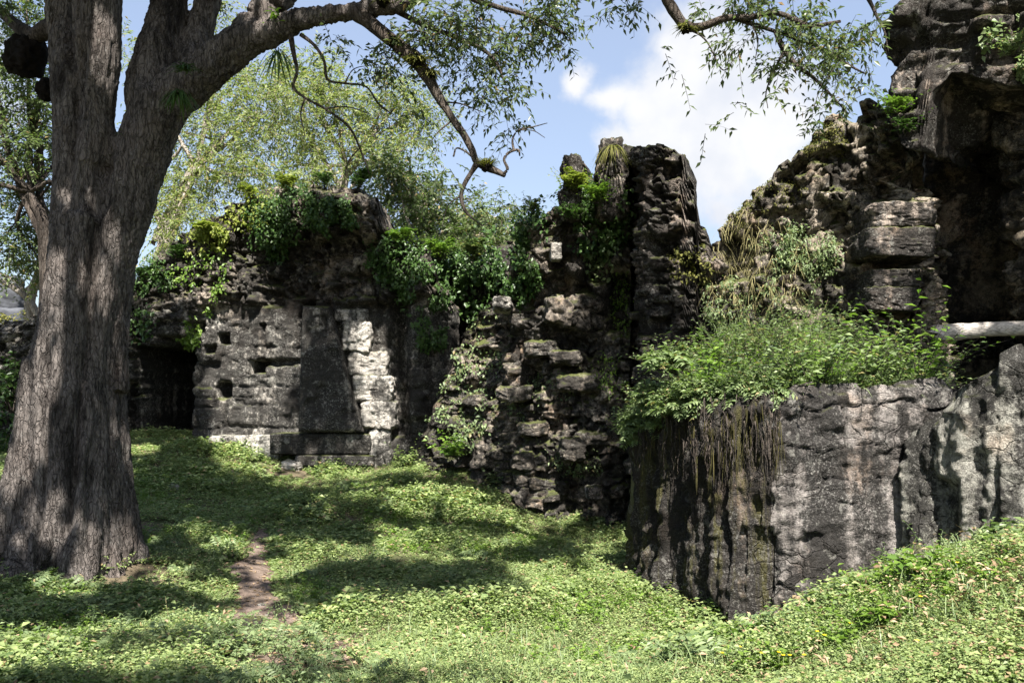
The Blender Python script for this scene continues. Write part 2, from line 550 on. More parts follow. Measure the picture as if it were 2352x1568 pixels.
GC = []
for (u, v, Y) in ((1176, 1568, 4.6), (0, 1568, 4.5), (600, 1568, 4.6), (1700, 1568, 4.1), (2352, 1568, 3.0), (2352, 1225, 4.7), (2100, 1290, 4.9),
                  (1850, 1405, 5.05), (1690, 1490, 5.4), (1760, 1478, 5.5), (2000, 1450, 4.1), (175, 1290, 7.0), (-60, 1320, 6.9), (480, 1015, 12.8), (850, 1085, 12.3), (300, 1005, 13.2),
                  (1000, 1085, 11.6), (1200, 1165, 10.7), (1300, 1230, 10.0), (1440, 1275, 9.0), (1460, 1345, 7.5), (700, 1250, 8.5), (700, 1110, 11.6),
                  (480, 1180, 9.5), (900, 1150, 10.4), (1100, 1300, 7.9), (400, 1330, 7.0), (1000, 1420, 6.1), (1400, 1400, 6.4), (1570, 1430, 6.3)):
    GC.append(P(u, v, Y))
for q in ((0, 0, 0.02), (2.5, 1, 0.55), (-3, 1, 0.1), (X(1900, 6.1), 6.1, 0.1), (X(1780, 6.1), 6.1, -0.05), (X(2300, 5.7), 5.7, 0.5), (4.2, 6.5, 0.5), (4.2, 3.2, 0.9), (-7, 7, 0.3), (-8, 13, 0.7),
          (-9, 2, 0.1), (1.5, 12, 0.2), (6, 12, 0.5), (-3, 17, 0.8), (8, 4, 0.9), (-8, 18, 0.6), (5, 18, 0.5), (0, -4, 0.05)):
    GC.append(np.array(q, float))
GC = np.array(GC)
_r = np.linalg.norm(GC[:, None, :2] - GC[None, :, :2], axis=2)
_n = len(GC)
_A = np.zeros((_n + 3, _n + 3))
_A[:_n, :_n] = _r ** 3 + np.eye(_n) * 0.02
_A[:_n, _n] = 1; _A[:_n, _n + 1:] = GC[:, :2]
_A[_n, :_n] = 1; _A[_n + 1:, :_n] = GC[:, :2].T
_w = np.linalg.solve(_A, np.concatenate([GC[:, 2], [0, 0, 0]]))


def gz(x, y, rough=True):
    x = np.asarray(x, float); y = np.asarray(y, float)
    sh = x.shape
    q = np.stack([x.ravel(), y.ravel()], 1)
    z = np.zeros(len(q))
    for k in range(0, len(q), 40000):
        qq = q[k:k + 40000]
        r = np.linalg.norm(qq[:, None] - GC[None, :, :2], axis=2) ** 3
        z[k:k + 40000] = r @ _w[:_n] + _w[_n] + qq @ _w[_n + 1:]
    z = np.clip(z, -0.15, 1.15)
    rr = np.maximum(np.abs(q[:, 0]) - 8, np.abs(q[:, 1] - 8) - 10)
    k = sstep(0, 5, rr)
    z = z * (1 - k) + 0.45 * k
    if rough:
        z = z + 0.05 * fbm(q * 1.1, 3, 5) + 0.018 * fbm(q * 6, 3, 9)
    return z.reshape(sh)


def G(u, v):
    """where the ray of a pixel meets the ground"""
    d = ray(u, v); d = d / d[1]
    ts = np.linspace(1.5, 25, 900)
    pts = np.array((0, 0, EYE)) + ts[:, None] * d
    below = pts[:, 2] < gz(pts[:, 0], pts[:, 1], False)
    i = int(np.argmax(below)) if below.any() else 899
    p = pts[i].copy(); p[2] = float(gz(p[0:1], p[1:2])[0])
    return p


def spaced(lo, hi, step, far, n=14):
    mid = np.arange(lo, hi + 1e-6, step)
    g = np.geomspace(step * 2, far, n)
    return np.concatenate([(lo - g)[::-1], mid, hi + g])


gx = spaced(-8, 7, 0.07, 600); gy = spaced(1, 15, 0.07, 600)
XX, YY = np.meshgrid(gx, gy, indexing='ij')
ZZ = gz(XX, YY)
gi = np.arange(XX.size).reshape(XX.shape)
gq = np.stack([gi[:-1, :-1], gi[1:, :-1], gi[1:, 1:], gi[:-1, 1:]], -1).reshape(-1, 4)
o = mk('ground', np.stack([XX, YY, ZZ], -1).reshape(-1, 3), [gq], M['soil'], origin=(0, 0, 0), smooth=True)
tag(o, 'uneven earth under the low green plants', 'ground', kind='structure')

# dirt path: a strip that follows the ground
pl = np.array([G(u, v) for u, v in ((600, 1215), (588, 1270), (580, 1330), (600, 1400), (622, 1450), (650, 1480), (690, 1510), (740, 1530))])
pc = curve(pl, 60)
pw = np.interp(np.arange(60), [0, 10, 30, 45, 59], [0.06, 0.18, 0.20, 0.33, 0.28]) * (1 + 0.5 * vnoise(np.arange(60)[:, None] * 0.35, 3))
tn = unit(np.gradient(pc[:, :2], axis=0)); nn = np.stack([-tn[:, 1], tn[:, 0]], 1)
pv = []
for s in np.linspace(-1, 1, 9):
    xy = pc[:, :2] + nn * (pw * s * (1 + 0.15 * vnoise(np.arange(60)[:, None] * 0.8, int(s * 9 + 50))))[:, None]
    pv.append(np.column_stack([xy, gz(xy[:, 0], xy[:, 1]) + 0.012 * (1 - abs(s) ** 4) - 0.004]))
pv = np.array(pv)
pi = np.arange(9 * 60).reshape(9, 60)
o = mk('path', pv.reshape(-1, 3), [np.stack([pi[:-1, :-1], pi[:-1, 1:], pi[1:, 1:], pi[1:, :-1]], -1).reshape(-1, 4)], M['dirt'], smooth=True)
tag(o, 'narrow trodden path of bare brown dirt through the grass', 'path', kind='structure')


def path_dist(x, y):
    d = np.linalg.norm(np.stack([x, y], -1)[:, None] - pc[None, :, :2], axis=2)
    j = d.argmin(1)
    return d[np.arange(len(d)), j] - pw[j]


# ------------------------------------------------------------------ stone masses
def cellular(a, b, seed):
    ia, ib = np.floor(a).astype(np.int64), np.floor(b).astype(np.int64)
    f1 = np.full(a.shape, 9.0); f2 = np.full(a.shape, 9.0); idr = np.zeros(a.shape); fac = np.zeros(a.shape)
    for da in (-1, 0, 1):
        for db in (-1, 0, 1):
            ca, cb = ia + da, ib + db
            qx = ca + 0.1 + 0.8 * hsh(ca, cb, np.int64(seed)); qy = cb + 0.1 + 0.8 * hsh(ca, cb, np.int64(seed + 7))
            h = hsh(ca, cb, np.int64(seed + 13))
            h2 = hsh(ca, cb, np.int64(seed + 17))
            wgt = 0.8 + 0.5 * h2
            d = (np.maximum(np.abs(a - qx), np.abs(b - qy)) * 0.65 + 0.35 * np.hypot(a - qx, b - qy)) * wgt
            sl = (a - qx) * (h2 - 0.5) + (b - qy) * (h - 0.7)
            n = d < f1
            f2 = np.where(n, f1, np.minimum(f2, d)); idr = np.where(n, h, idr); fac = np.where(n, sl, fac); f1 = np.where(n, d, f1)
    return f1, f2, idr, fac


def rubble(s, z, seed, cw=0.26, ch=0.15, amp=0.12, rough=0.05, big=0.18, gap=0.09):
    p = np.stack([s, z], -1)
    ws = s + 0.09 * fbm(p * 2.5, 3, seed + 3) + 0.02 * fbm(p * 14, 2, seed + 5); wz = z + 0.07 * fbm(p * 2.0, 3, seed + 4) + 0.015 * fbm(p * 14, 2, seed + 6)
    f1, f2, h, fc = cellular(ws / cw, wz / ch, seed)
    g1, g2, hb, fd = cellular(ws / (cw * 0.45), wz / (ch * 0.5), seed + 31)
    small = sstep(-0.05, 0.12, fbm(p * 1.6, 3, seed + 50))          # zones of small stones
    e = sstep(0.0, 0.10, f2 - f1); e2 = sstep(0, 0.13, g2 - g1)
    d1 = e * (gap + amp * h + 0.75 * amp * fc) - 0.2 * (hsh(np.floor(h * 9999), np.int64(seed)) < 0.13) * e
    d2 = e2 * (gap * 0.6 + 0.8 * amp * hb + 0.55 * amp * fd) - 0.12 * (hb < 0.12) * e2
    d = d1 * (1 - small) + d2 * small
    d = d + big * fbm(p * 0.9, 3, seed + 20) + rough * fbm(p * np.array((6, 9)), 5, seed + 21, 0.6) + 0.5 * rough * fbm(p * 16, 3, seed + 23, ridged=True)
    d = d - 0.035 * sstep(0.25, 0.6, vnoise(p * np.array((17, 23)), seed + 70)) - 0.09 * sstep(0.5, 0.75, vnoise(p * np.array((5, 7)), seed + 71))
    return d, h * (1 - small) + hb * small


def coursed(s, z, seed, ch=0.2, cw=0.45, amp=0.05, rough=0.02, big=0.06, joint=0.03, miss=0.05, warp=0.02, pit=1.0):
    p = np.stack([s, z], -1)
    wz = z + warp * fbm(p * 1.7, 3, seed); ws = s + warp * fbm(p * 2.3, 3, seed + 1)
    zz = wz / ch + 0.35 * np.sin(wz / ch * 2.1 + seed)
    c = np.floor(zz); fz = zz - c
    w_ = cw * (0.65 + 0.8 * hsh(c, np.int64(seed)))
    a = ws / w_ + 7 * hsh(c, np.int64(seed + 5))
    i = np.floor(a); fa = a - i
    h = hsh(c, i, np.int64(seed + 9))
    ed = np.minimum(np.minimum(fa, 1 - fa) * w_, np.minimum(fz, 1 - fz) * ch)
    e = sstep(0, joint, ed)
    d = e * (0.035 + amp * h) + big * fbm(p * 0.9, 3, seed + 20) + rough * fbm(p * np.array((5, 12)), 4, seed + 21)
    d = d - 0.16 * (hsh(c, i, np.int64(seed + 77)) < miss) * e
    d = d - pit * 0.03 * sstep(0.35, 0.6, vnoise(p * np.array((14, 19)), seed + 70)) * (0.5 + 0.5 * vnoise(p * 1.3, seed + 72))
    return d, h


MASS = {}


def mass(name, cols, ds, relief, mat, thick=0.8, lean=0.0, top_jit=0.10, side_round=0.12, feat=(), seed=0, parent=None, tilt=None, mat2=None):
    """a weathered wall of real thickness. cols: (u, depth, v of top, v of foot) along its front, left to right"""
    c = np.array(cols, float)
    xy = np.stack([X(c[:, 0], c[:, 1]), c[:, 1]], 1)
    zt = np.array([P(CU, a[2], a[1])[2] for a in c]); zb = np.array([P(CU, a[3], a[1])[2] for a in c])
    S = np.concatenate([[0], np.cumsum(np.linalg.norm(np.diff(xy, axis=0), axis=1))])
    ns = max(8, int(S[-1] / ds))
    s = np.linspace(0, S[-1], ns)
    x = np.interp(s, S, xy[:, 0]); y = np.interp(s, S, xy[:, 1]); zt = np.interp(s, S, zt); zb = np.interp(s, S, zb)
    st = np.stack([np.floor(s / 0.17), np.floor(s / 0.41)], 1)
    zt = zt + top_jit * (0.8 * (hsh(st[:, 0], np.int64(seed)) - 0.5) + 0.9 * (hsh(st[:, 1], np.int64(seed + 4)) - 0.5) + 0.7 * fbm(s[:, None] * 5, 3, seed))
    t = unit(np.gradient(np.stack([x, y], 1), axis=0))
    k = max(1, int(0.12 / ds))
    ker = np.ones(2 * k + 1) / (2 * k + 1)
    t = unit(np.stack([np.convolve(np.pad(t[:, i], k, 'edge'), ker, 'valid') for i in (0, 1)], 1))
    n = np.stack([t[:, 1], -t[:, 0]], 1)
    nr = max(6, int((zt - zb).max() / ds))
    r = np.linspace(0, 1, nr)
    Z = zb[:, None] + (zt - zb)[:, None] * r[None]
    Sg = np.repeat(s[:, None], nr, 1)
    d, tone = relief(Sg, Z, seed)
    Xg = np.repeat(x[:, None], nr, 1); Yg = np.repeat(y[:, None], nr, 1)
    ug, vg = proj(np.stack([Xg, Yg, Z], -1))
    jig = 9 * fbm(np.stack([Sg, Z], -1) * 6, 3, seed + 60)
    for f in feat:
        u0, u1, v0, v1, dep, soft = f[:6]
        k1 = sstep(-soft, soft, np.minimum(np.minimum(ug - u0, u1 - ug), np.minimum(vg - v0, v1 - vg)) + jig * (f[6] if len(f) > 6 else 1))
        d = d + dep * k1
    edge = np.minimum(zt[:, None] - Z, np.minimum(Sg, S[-1] - Sg))
    d = d - side_round * (1 - sstep(0, side_round * 1.6, edge)) ** 1.5
    le = lean * (Z - zb[:, None]) if not callable(lean) else lean(Sg, Z)
    front = np.stack([Xg + n[:, None, 0] * (d - le), Yg + n[:, None, 1] * (d - le), Z + 0.02 * fbm(np.stack([Sg, Z], -1) * 9, 2, seed + 88)], -1)
    if tilt is not None:
        front[..., 0] += tilt * (Z - zb[:, None])
    bk = front.copy()
    dd = (d * 0.5 + thick)
    bk[..., 2] -= 0.28 * r[None, :] ** 3
    bk[..., 0] -= n[:, None, 0] * dd; bk[..., 1] -= n[:, None, 1] * dd
    a = np.arange(ns * nr).reshape(ns, nr); b = a + ns * nr
    q = [np.stack([a[:-1, :-1], a[1:, :-1], a[1:, 1:], a[:-1, 1:]], -1).reshape(-1, 4),
         np.stack([b[:-1, :-1], b[:-1, 1:], b[1:, 1:], b[1:, :-1]], -1).reshape(-1, 4)]
    # rough fills for top and the two ends
    vs = [front.reshape(-1, 3), bk.reshape(-1, 3)]
    nv = 2 * ns * nr
    for (fa, fb, ia, ib, flip) in ((front[:, -1], bk[:, -1], a[:, -1], b[:, -1], 1), (front[0], bk[0], a[0], b[0], 1), (front[-1], bk[-1], a[-1], b[-1], 0),
                                   (front[:, 0], bk[:, 0], a[:, 0], b[:, 0], 0)):
        m = max(3, int(thick / max(ds * 2.5, 0.05)))
        rows = [ia]
        for j in range(1, m):
            w_ = j / m
            pt = fa * (1 - w_) + fb * w_
            pt = pt + 0.16 * math.sin(math.pi * min(w_ * 2, 1) * 0.5) * np.stack([fbm(pt * 5, 5, seed + 40 + c_, 0.7) for c_ in range(3)], -1)
            vs.append(pt); rows.append(np.arange(nv, nv + len(pt))); nv += len(pt)
        rows.append(ib)
        for j in range(m):
            qq = np.stack([rows[j][:-1], rows[j][1:], rows[j + 1][1:], rows[j + 1][:-1]], -1)
            q.append(qq if flip else qq[:, ::-1])
    v = np.concatenate(vs)
    tn_ = np.full(len(v), 0.5); tn_[:ns * nr] = tone.ravel(); tn_[ns * nr:2 * ns * nr] = tone.ravel()
    o = mk(name, v, q, mat, parent, smooth=False, attrs={'tone': tn_})
    if mat2 is not None:
        o.data.materials.append(mat2[0])
        kk = mat2[1](Sg, Z)[:-1, :-1].ravel()
        mi = np.zeros(len(o.data.polygons), np.int32); mi[:len(kk)] = kk
        mi[len(kk):] = mat2[2] if len(mat2) > 2 else 0
        o.data.polygons.foreach_set('material_index', mi)
    gu = np.gradient(front, axis=0); gv = np.gradient(front, axis=1)
    nor = unit(np.cross(gu, gv))
    MASS[name if parent is None else parent.name] = (front.reshape(-1, 3), nor.reshape(-1, 3))
    return o, front, nor


def rock(c, size, seed, rot=0.0, tilt=0.0, n=12, rough=0.12, boxy=4.0):
    """an irregular stone: rounded box pushed about by noise; returns verts, quads"""
    V, Q, off = [], [], 0
    g = np.linspace(-1, 1, n)
    A, B = np.meshgrid(g, g, indexing='ij')
    one = np.ones_like(A)
    for ax, sg in ((0, 1), (0, -1), (1, 1), (1, -1), (2, 1), (2, -1)):
        p = [None] * 3
        p[ax] = one * sg; p[(ax + 1) % 3] = A; p[(ax + 2) % 3] = B
        p = np.stack(p, -1).reshape(-1, 3)
        i = np.arange(n * n).reshape(n, n)
        q = np.stack([i[:-1, :-1], i[1:, :-1], i[1:, 1:], i[:-1, 1:]], -1).reshape(-1, 4)
        V.append(p); Q.append((q if sg > 0 else q[:, ::-1]) + off); off += n * n
    p = np.concatenate(V)
    L = (np.abs(p) ** boxy).sum(1) ** (1 / boxy)
    p = p / L[:, None]
    sz = np.array(size) * 0.5
    w_ = p * sz
    amp = rough * min(sz)
    w_ = w_ + amp * unit(p) * (0.9 * fbm(p * 1.9 + seed * 2.0, 3, seed + 9, 0.6, ridged=True) + 1.6 * fbm(p * 1.3 + seed * 3.1, 2, seed) + 1.0 * fbm(p * 3.7 + seed, 5, seed + 5, 0.62) - 0.5 * sstep(0.3, 0.6, vnoise(p * 7 + seed, seed + 6)))[:, None]
    ct, stt = math.cos(tilt), math.sin(tilt)
    w_ = np.stack([w_[:, 0] * ct - w_[:, 2] * stt, w_[:, 1], w_[:, 0] * stt + w_[:, 2] * ct], 1)
    cr, sr = math.cos(rot), math.sin(rot)
    w_ = np.stack([w_[:, 0] * cr - w_[:, 1] * sr, w_[:, 0] * sr + w_[:, 1] * cr, w_[:, 2]], 1)
    return w_ + np.asarray(c), np.concatenate(Q)


def block(name, u0, u1, v0, v1, Y, depth, mat, seed, parent=None, rot=0.0, tilt=0.0, n=18, rough=0.12, boxy=7.0):
    a, b = P(u0, v1, Y), P(u1, v0, Y)
    c = (a + b) / 2
    c[1] = Y + depth / 2
    v, q = rock(c, (b[0] - a[0], depth, b[2] - a[2]), seed, rot, tilt, n, rough, boxy)
    return mk(name, v, [q], mat, parent, attrs={'tone': np.full(len(v), 0.3 + 0.6 * random.Random(seed).random())})


# ---- left ruin
ruin = empty('ruined_building', P(640, 1040, 13.0), 'ruined stone building with a dark doorway and plants on its top, left of centre', 'ruin')


def e_soft(s, z, seed):
    return fbm(np.stack([s * 4, z * 14], -1), 4, seed + 91, 0.6, ridged=True)


def left_relief(s, z, seed):
    a, ta = coursed(s, z, seed, ch=0.2, cw=0.55, amp=0.022, rough=0.04, big=0.08, joint=0.03, miss=0.03, warp=0.07)
    p = np.stack([s, z], -1)
    pl_ = 0.06 + 0.06 * fbm(p * 1.1, 3, seed + 93) - 0.022 * e_soft(s, z, seed) + 0.02 * fbm(p * 7, 4, seed + 94) - 0.05 * sstep(0.42, 0.6, vnoise(p * np.array((6, 8)), seed + 95))
    kp = 0.75 * sstep(-0.25, 0.1, fbm(p * 1.0, 3, seed + 96) + 0.25 * (s - 6.27))
    a = a * (1 - kp) + pl_ * kp
    b, tb = rubble(s, z, seed + 5, 0.27, 0.15, 0.14, 0.06, 0.16)
    zs = P(CU, 690, 12.8)[2] + 0.12 * fbm(np.stack([s, z], -1) * 1.5, 3, 44)
    s_l = 2.35 + 2.07
    k = np.maximum(sstep(-0.06, 0.06, z - zs), 0.9 * sstep(0.05, -0.12, s - s_l - 0.4 * (z - 2)))
    return a * (1 - k) + (b + 0.03) * k, ta * (1 - k) + tb * k


mass('wall', [(-160, 13.9, 800, 1070), (20, 13.8, 740, 1060), (150, 13.6, 690, 1060), (280, 13.3, 668, 1040), (330, 13.3, 628, 1040), (370, 13.2, 580, 1040), (430, 13.1, 540, 1040), (520, 13.0, 470, 1050), (560, 13.0, 442, 1060),
              (640, 12.9, 428, 1090), (720, 12.8, 420, 1100), (830, 12.7, 425, 1110), (868, 12.7, 450, 1110), (905, 12.7, 550, 1110), (930, 12.7, 570, 1110), (985, 12.7, 575, 1110),
              (1010, 12.7, 640, 1110), (1060, 12.8, 700, 1110)],
     0.024, left_relief, M['stone_ashlar'], 2.4, lean=0.02, seed=11, parent=ruin, top_jit=0.13,
     mat2=(M['stone_rubble'], lambda s, z: z + 0.25 * fbm(np.stack([s, z], -1) * 2.2, 4, 46) > P(CU, 715, 12.8)[2], 1),
     feat=((318, 438, 800, 1020, -2.2, 6, 0.5), (378, 442, 780, 850, -0.5, 10), (274, 308, 880, 1010, -0.5, 8), (574, 606, 828, 856, -0.6, 5, 0.4), (502, 526, 766, 788, -0.35, 5, 0.5),
           (470, 494, 795, 812, -0.3, 5, .5), (440, 470, 740, 770, -0.2, 6), (600, 640, 670, 700, -0.3, 9), (596, 870, 560, 690, -0.22, 14), (690, 720, 690, 725, -0.4, 7),
           (905, 935, 650, 1000, -0.25, 14), (940, 985, 640, 960, 0.12, 12), (500, 530, 880, 910, -0.3, 8), (450, 500, 830, 880, -0.12, 14), (610, 690, 470, 560, 0.2, 20),
           (440, 620, 600, 690, 0.1, 18), (735, 880, 450, 540, 0.15, 18), (598, 606, 745, 830, -0.12, 4, .5)))
# plinth courses, the sloping slab, pale blocks: parts with their own look
block('plinth', 618, 852, 996, 1044, 12.5, 0.5, M['stone_ashlar'], 21, ruin, n=26, rough=0.06, boxy=14)
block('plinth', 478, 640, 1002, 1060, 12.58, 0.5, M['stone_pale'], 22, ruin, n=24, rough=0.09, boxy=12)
block('plinth', 676, 858, 1046, 1070, 12.42, 0.6, M['stone_ashlar'], 23, ruin, n=24, rough=0.07, boxy=14)


def poly_slab(name, uv, Y, depth, mat, seed, parent, res=0.03, rough=0.03, lean=0.0):
    """upright slab with a four sided outline: pushed out front of real thickness"""
    a, b, c, d = [np.array(q, float) for q in uv]        # bl, br, tr, tl
    H = px(max(a[1], b[1]) - min(c[1], d[1]), Y); Wd = px(max(b[0], c[0]) - min(a[0], d[0]), Y)
    nx, ny = max(6, int(Wd / res)), max(6, int(H / res))
    gx_, gy_ = np.meshgrid(np.linspace(0, 1, nx), np.linspace(0, 1, ny), indexing='ij')
    uv_ = (a * (1 - gx_[..., None]) + b * gx_[..., None]) * (1 - gy_[..., None]) + (d * (1 - gx_[..., None]) + c * gx_[..., None]) * gy_[..., None]
    p = np.array([[P(q[0], q[1], Y) for q in row] for row in uv_])
    e = np.minimum(np.minimum(gx_, 1 - gx_) * Wd, np.minimum(gy_, 1 - gy_) * H)
    q2 = np.stack([p[..., 0], p[..., 2]], -1)
    dd = 0.05 + 0.03 * fbm(q2 * 1.6, 3, seed) + 0.025 * fbm(q2 * 8, 4, seed + 1) - 0.012 * e_soft(p[..., 0], p[..., 2], seed) - 0.04 * sstep(0.45, 0.6, vnoise(q2 * 6, seed + 2)); tone = 0.5 + 0.4 * fbm(q2 * 2, 3, seed + 4)
    p[..., 1] += -dd + 0.05 * (1 - sstep(0, 0.06, e)) ** 2 + lean * (p[..., 2] - p[..., 2].min())
    bk = p.copy(); bk[..., 1] = Y + depth
    v = np.concatenate([p.reshape(-1, 3), bk.reshape(-1, 3)])
    i = np.arange(nx * ny).reshape(nx, ny); j = i + nx * ny
    q = [np.stack([i[:-1, :-1], i[1:, :-1], i[1:, 1:], i[:-1, 1:]], -1).reshape(-1, 4), np.stack([j[:-1, :-1], j[:-1, 1:], j[1:, 1:], j[1:, :-1]], -1).reshape(-1, 4)]
    for f, k, fl in ((i[:, -1], j[:, -1], 1), (i[0], j[0], 1), (i[-1], j[-1], 0), (i[:, 0], j[:, 0], 0)):
        qq = np.stack([f[:-1], f[1:], k[1:], k[:-1]], -1)
        q.append(qq if fl else qq[:, ::-1])
    return mk(name, v, q, mat, parent, attrs={'tone': np.concatenate([tone.ravel()] * 2)})


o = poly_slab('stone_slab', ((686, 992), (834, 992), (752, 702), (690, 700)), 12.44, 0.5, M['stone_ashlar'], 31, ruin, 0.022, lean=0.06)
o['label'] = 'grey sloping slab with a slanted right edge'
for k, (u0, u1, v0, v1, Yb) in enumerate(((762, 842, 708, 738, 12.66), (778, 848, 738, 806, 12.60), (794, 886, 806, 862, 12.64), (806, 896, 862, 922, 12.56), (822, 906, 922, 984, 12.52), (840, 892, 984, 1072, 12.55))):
    block('stone_block', u0 + 5, u1 + 4, v0, v1, Yb, 0.6, M['stone_pale'], 41 + k, ruin, n=30, rough=0.13, boxy=11)  # pale stone, lightened so that sunlight on the blocks is partly in their colour

# ---- gully wall and rubble bank between left ruin and pier
o, _, _ = mass('gully_wall', [(930, 13.6, 590, 1060), (1000, 13.5, 600, 1060), (1080, 13.4, 610, 1060), (1160, 13.2, 560, 1060), (1230, 13.0, 540, 1060)], 0.035,
               lambda s, z, k: rubble(s, z, k, 0.3, 0.16, 0.14), M['stone_black'], 0.7, seed=51)
tag(o, 'dark low rear wall in the gully between the two ruins, half hidden by leaves', 'wall')
o, _, _ = mass('rubble_bank', [(965, 11.9, 930, 1120), (990, 11.75, 800, 1120), (1030, 11.6, 725, 1130), (1080, 11.5, 690, 1135), (1130, 11.3, 690, 1150), (1170, 11.2, 700, 1165), (1215, 11.1, 730, 1185)], 0.024,
               lambda s, z, k: rubble(s, z, k, 0.30, 0.13, 0.2, 0.05, 0.14, 0.12), M['stone_rubble'], 0.8, lean=0.32, seed=57, top_jit=0.15)
tag(o, 'collapsed bank of flat tan stones in sun, with creepers, between the ruins', 'rubble')

# ---- middle pier
pier = empty('ruined_pier', P(1300, 1190, 10.8), 'tall broken rubble pier with a thin stub on top and ferns, centre', 'ruin')
mass('wall', [(1140, 11.4, 640, 1165), (1160, 11.1, 560, 1165), (1172, 11.0, 492, 1165), (1250, 10.8, 478, 1180), (1284, 10.75, 445, 1190), (1292, 10.7, 390, 1195), (1304, 10.7, 350, 1200), (1336, 10.65, 352, 1205),
              (1344, 10.65, 386, 1210), (1374, 10.6, 384, 1215), (1380, 10.6, 345, 1215), (1396, 10.55, 316, 1220), (1424, 10.55, 320, 1225), (1432, 10.5, 345, 1225), (1446, 10.5, 350, 1230)],
     0.021, lambda s, z, k: rubble(s, z, k, 0.30, 0.19, 0.17, 0.06, 0.3, 0.1), M['stone_rubble'], 0.8, lean=lambda s, z: 0.10 * np.clip(z - 0.2, 0, 9), seed=61, parent=pier, top_jit=0.06,
     feat=((1180, 1230, 840, 890, -0.35, 14), (1255, 1300, 590, 620, -0.3, 9), (1385, 1440, 620, 760, -0.5, 20), (1240, 1350, 680, 760, 0.18, 25), (1300, 1390, 1080, 1240, -0.45, 22), (1330, 1400, 560, 640, -0.3, 22),
           (1170, 1260, 640, 700, -0.2, 18), (1190, 1300, 1010, 1080, 0.12, 20)))
for k, (u0, u1, v0, v1) in enumerate(((1288, 1334, 428, 500), (1296, 1338, 352, 432), (1376, 1434, 400, 500), (1380, 1428, 318, 408))):
    block('stub', u0, u1, v0, v1, 10.42, 0.35, M['stone_black'], 66 + k, pier, n=18, rough=0.3, boxy=5)
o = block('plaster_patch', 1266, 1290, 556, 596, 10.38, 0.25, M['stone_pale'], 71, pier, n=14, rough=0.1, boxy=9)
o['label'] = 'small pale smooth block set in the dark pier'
block('stone_block', 1255, 1320, 688, 742, 10.5, 0.4, M['stone_rubble'], 72, pier, tilt=-0.25, rough=0.25, boxy=4)
block('stone_block', 1132, 1175, 680, 712, 10.75, 0.4, M['stone_pale'], 73, pier, rough=0.2, boxy=5)
block('stone_block', 1175, 1228, 1040, 1080, 10.6, 0.4, M['stone_rubble'], 74, pier, rough=0.2, boxy=5)
block('stone_block', 1290, 1345, 1010, 1060, 10.25, 0.4, M['stone_rubble'], 75, pier, rough=0.25, boxy=5)
block('stone_block', 1350, 1385, 1120, 1150, 10.1, 0.35, M['stone_wall'], 76, pier, rough=0.2, boxy=5)
for k, (uu, vv, hh) in enumerate(((1182, 905, 40), (1226, 985, 34), (1262, 1120, 44), (1330, 880, 46), (1300, 820, 36), (1215, 1105, 34), (1362, 1010, 40), (1245, 800, 40))):
    block('stone_block', uu - hh, uu + hh, vv - hh * 0.42, vv + hh * 0.42, 10.75 - 0.002 * (uu - 1180), 0.4, M['stone_rubble'], 80 + k, pier, rough=0.28, boxy=5, tilt=0.1 * math.sin(k * 2.2))

# ---- coursed tower behind the pier
def tower_relief(s, z, k):
    a, ta = rubble(s, z, k, 0.2, 0.075, 0.10, 0.06, 0.14, 0.05)
    b, tb = rubble(s, z, k + 3, 0.26, 0.12, 0.13, 0.07, 0.1)
    m = sstep(-0.1, 0.15, fbm(np.stack([s, z], -1) * 1.3, 3, k + 9))
    c = 0.09 * fbm(np.stack([s * 9, z * 0.8], -1), 4, k + 5, ridged=True)
    left = sstep(2.3, 2.0, s)
    return (a * (1 - m) + b * m) * (1 - 0.6 * left) + c * left, ta * (1 - m) + tb * m


o, _, _ = mass('stone_tower', [(1428, 12.0, 348, 1240), (1444, 11.3, 345, 1240), (1470, 10.3, 340, 1240), (1488, 9.75, 338, 1240), (1500, 9.6, 336, 1240), (1540, 9.5, 338, 1240), (1572, 9.45, 348, 1240), (1582, 9.45, 392, 1240),
                              (1602, 9.4, 440, 1240), (1607, 9.4, 505, 1240), (1622, 9.4, 520, 1240), (1636, 9.4, 580, 1240), (1660, 9.5, 640, 1240)], 0.02,
               lambda s, z, k: tower_relief(s, z, k), M['stone_black'], 0.42, lean=0.0, seed=91, top_jit=0.09, side_round=0.05,
               feat=((1506, 1530, 370, 400, 0.05, 8), (1440, 1478, 380, 1100, -0.18, 10), (1500, 1560, 545, 590, -0.2, 12)))
tag(o, 'tall dark tower stub of thin stone courses, black left side, highest in the centre', 'ruin')

# ---- sloping vault remnant on the right, its inner vault and the overhanging block
o, vf, _ = mass('vault_slope', [(1600, 9.5, 640, 1000), (1625, 9.35, 560, 1000), (1636, 9.3, 535, 1000), (1680, 9.2, 468, 1000), (1760, 9.0, 390, 1000), (1850, 8.8, 306, 1000), (1900, 8.7, 256, 1000), (1990, 8.5, 228, 1000),
                               (2070, 8.3, 222, 1000), (2090, 8.25, 235, 1000), (2128, 8.2, 320, 1000), (2146, 8.2, 400, 1000), (2152, 8.25, 420, 1000), (2162, 8.7, 430, 1000), (2170, 9.6, 440, 1000)], 0.021,
                lambda s, z, k: rubble(s, z, k, 0.20, 0.12, 0.13, 0.07, 0.16, 0.07), M['stone_slope'], 0.9, lean=0.06, seed=101, top_jit=0.12,
                feat=((2000, 2150, 380, 450, -0.32, 12), (1880, 1990, 470, 560, -0.15, 20), (1640, 1720, 540, 640, -0.25, 20), (2000, 2150, 580, 615, -0.3, 10), (2010, 2140, 690, 760, -0.3, 14)))
tag(o, 'broken vault wall with a long diagonal top edge rising to the right', 'ruin')
vault = empty('vault_blocks', P(2080, 720, 8.3), 'stack of large grey corbel blocks at the right end of the sloping vault wall', 'masonry')
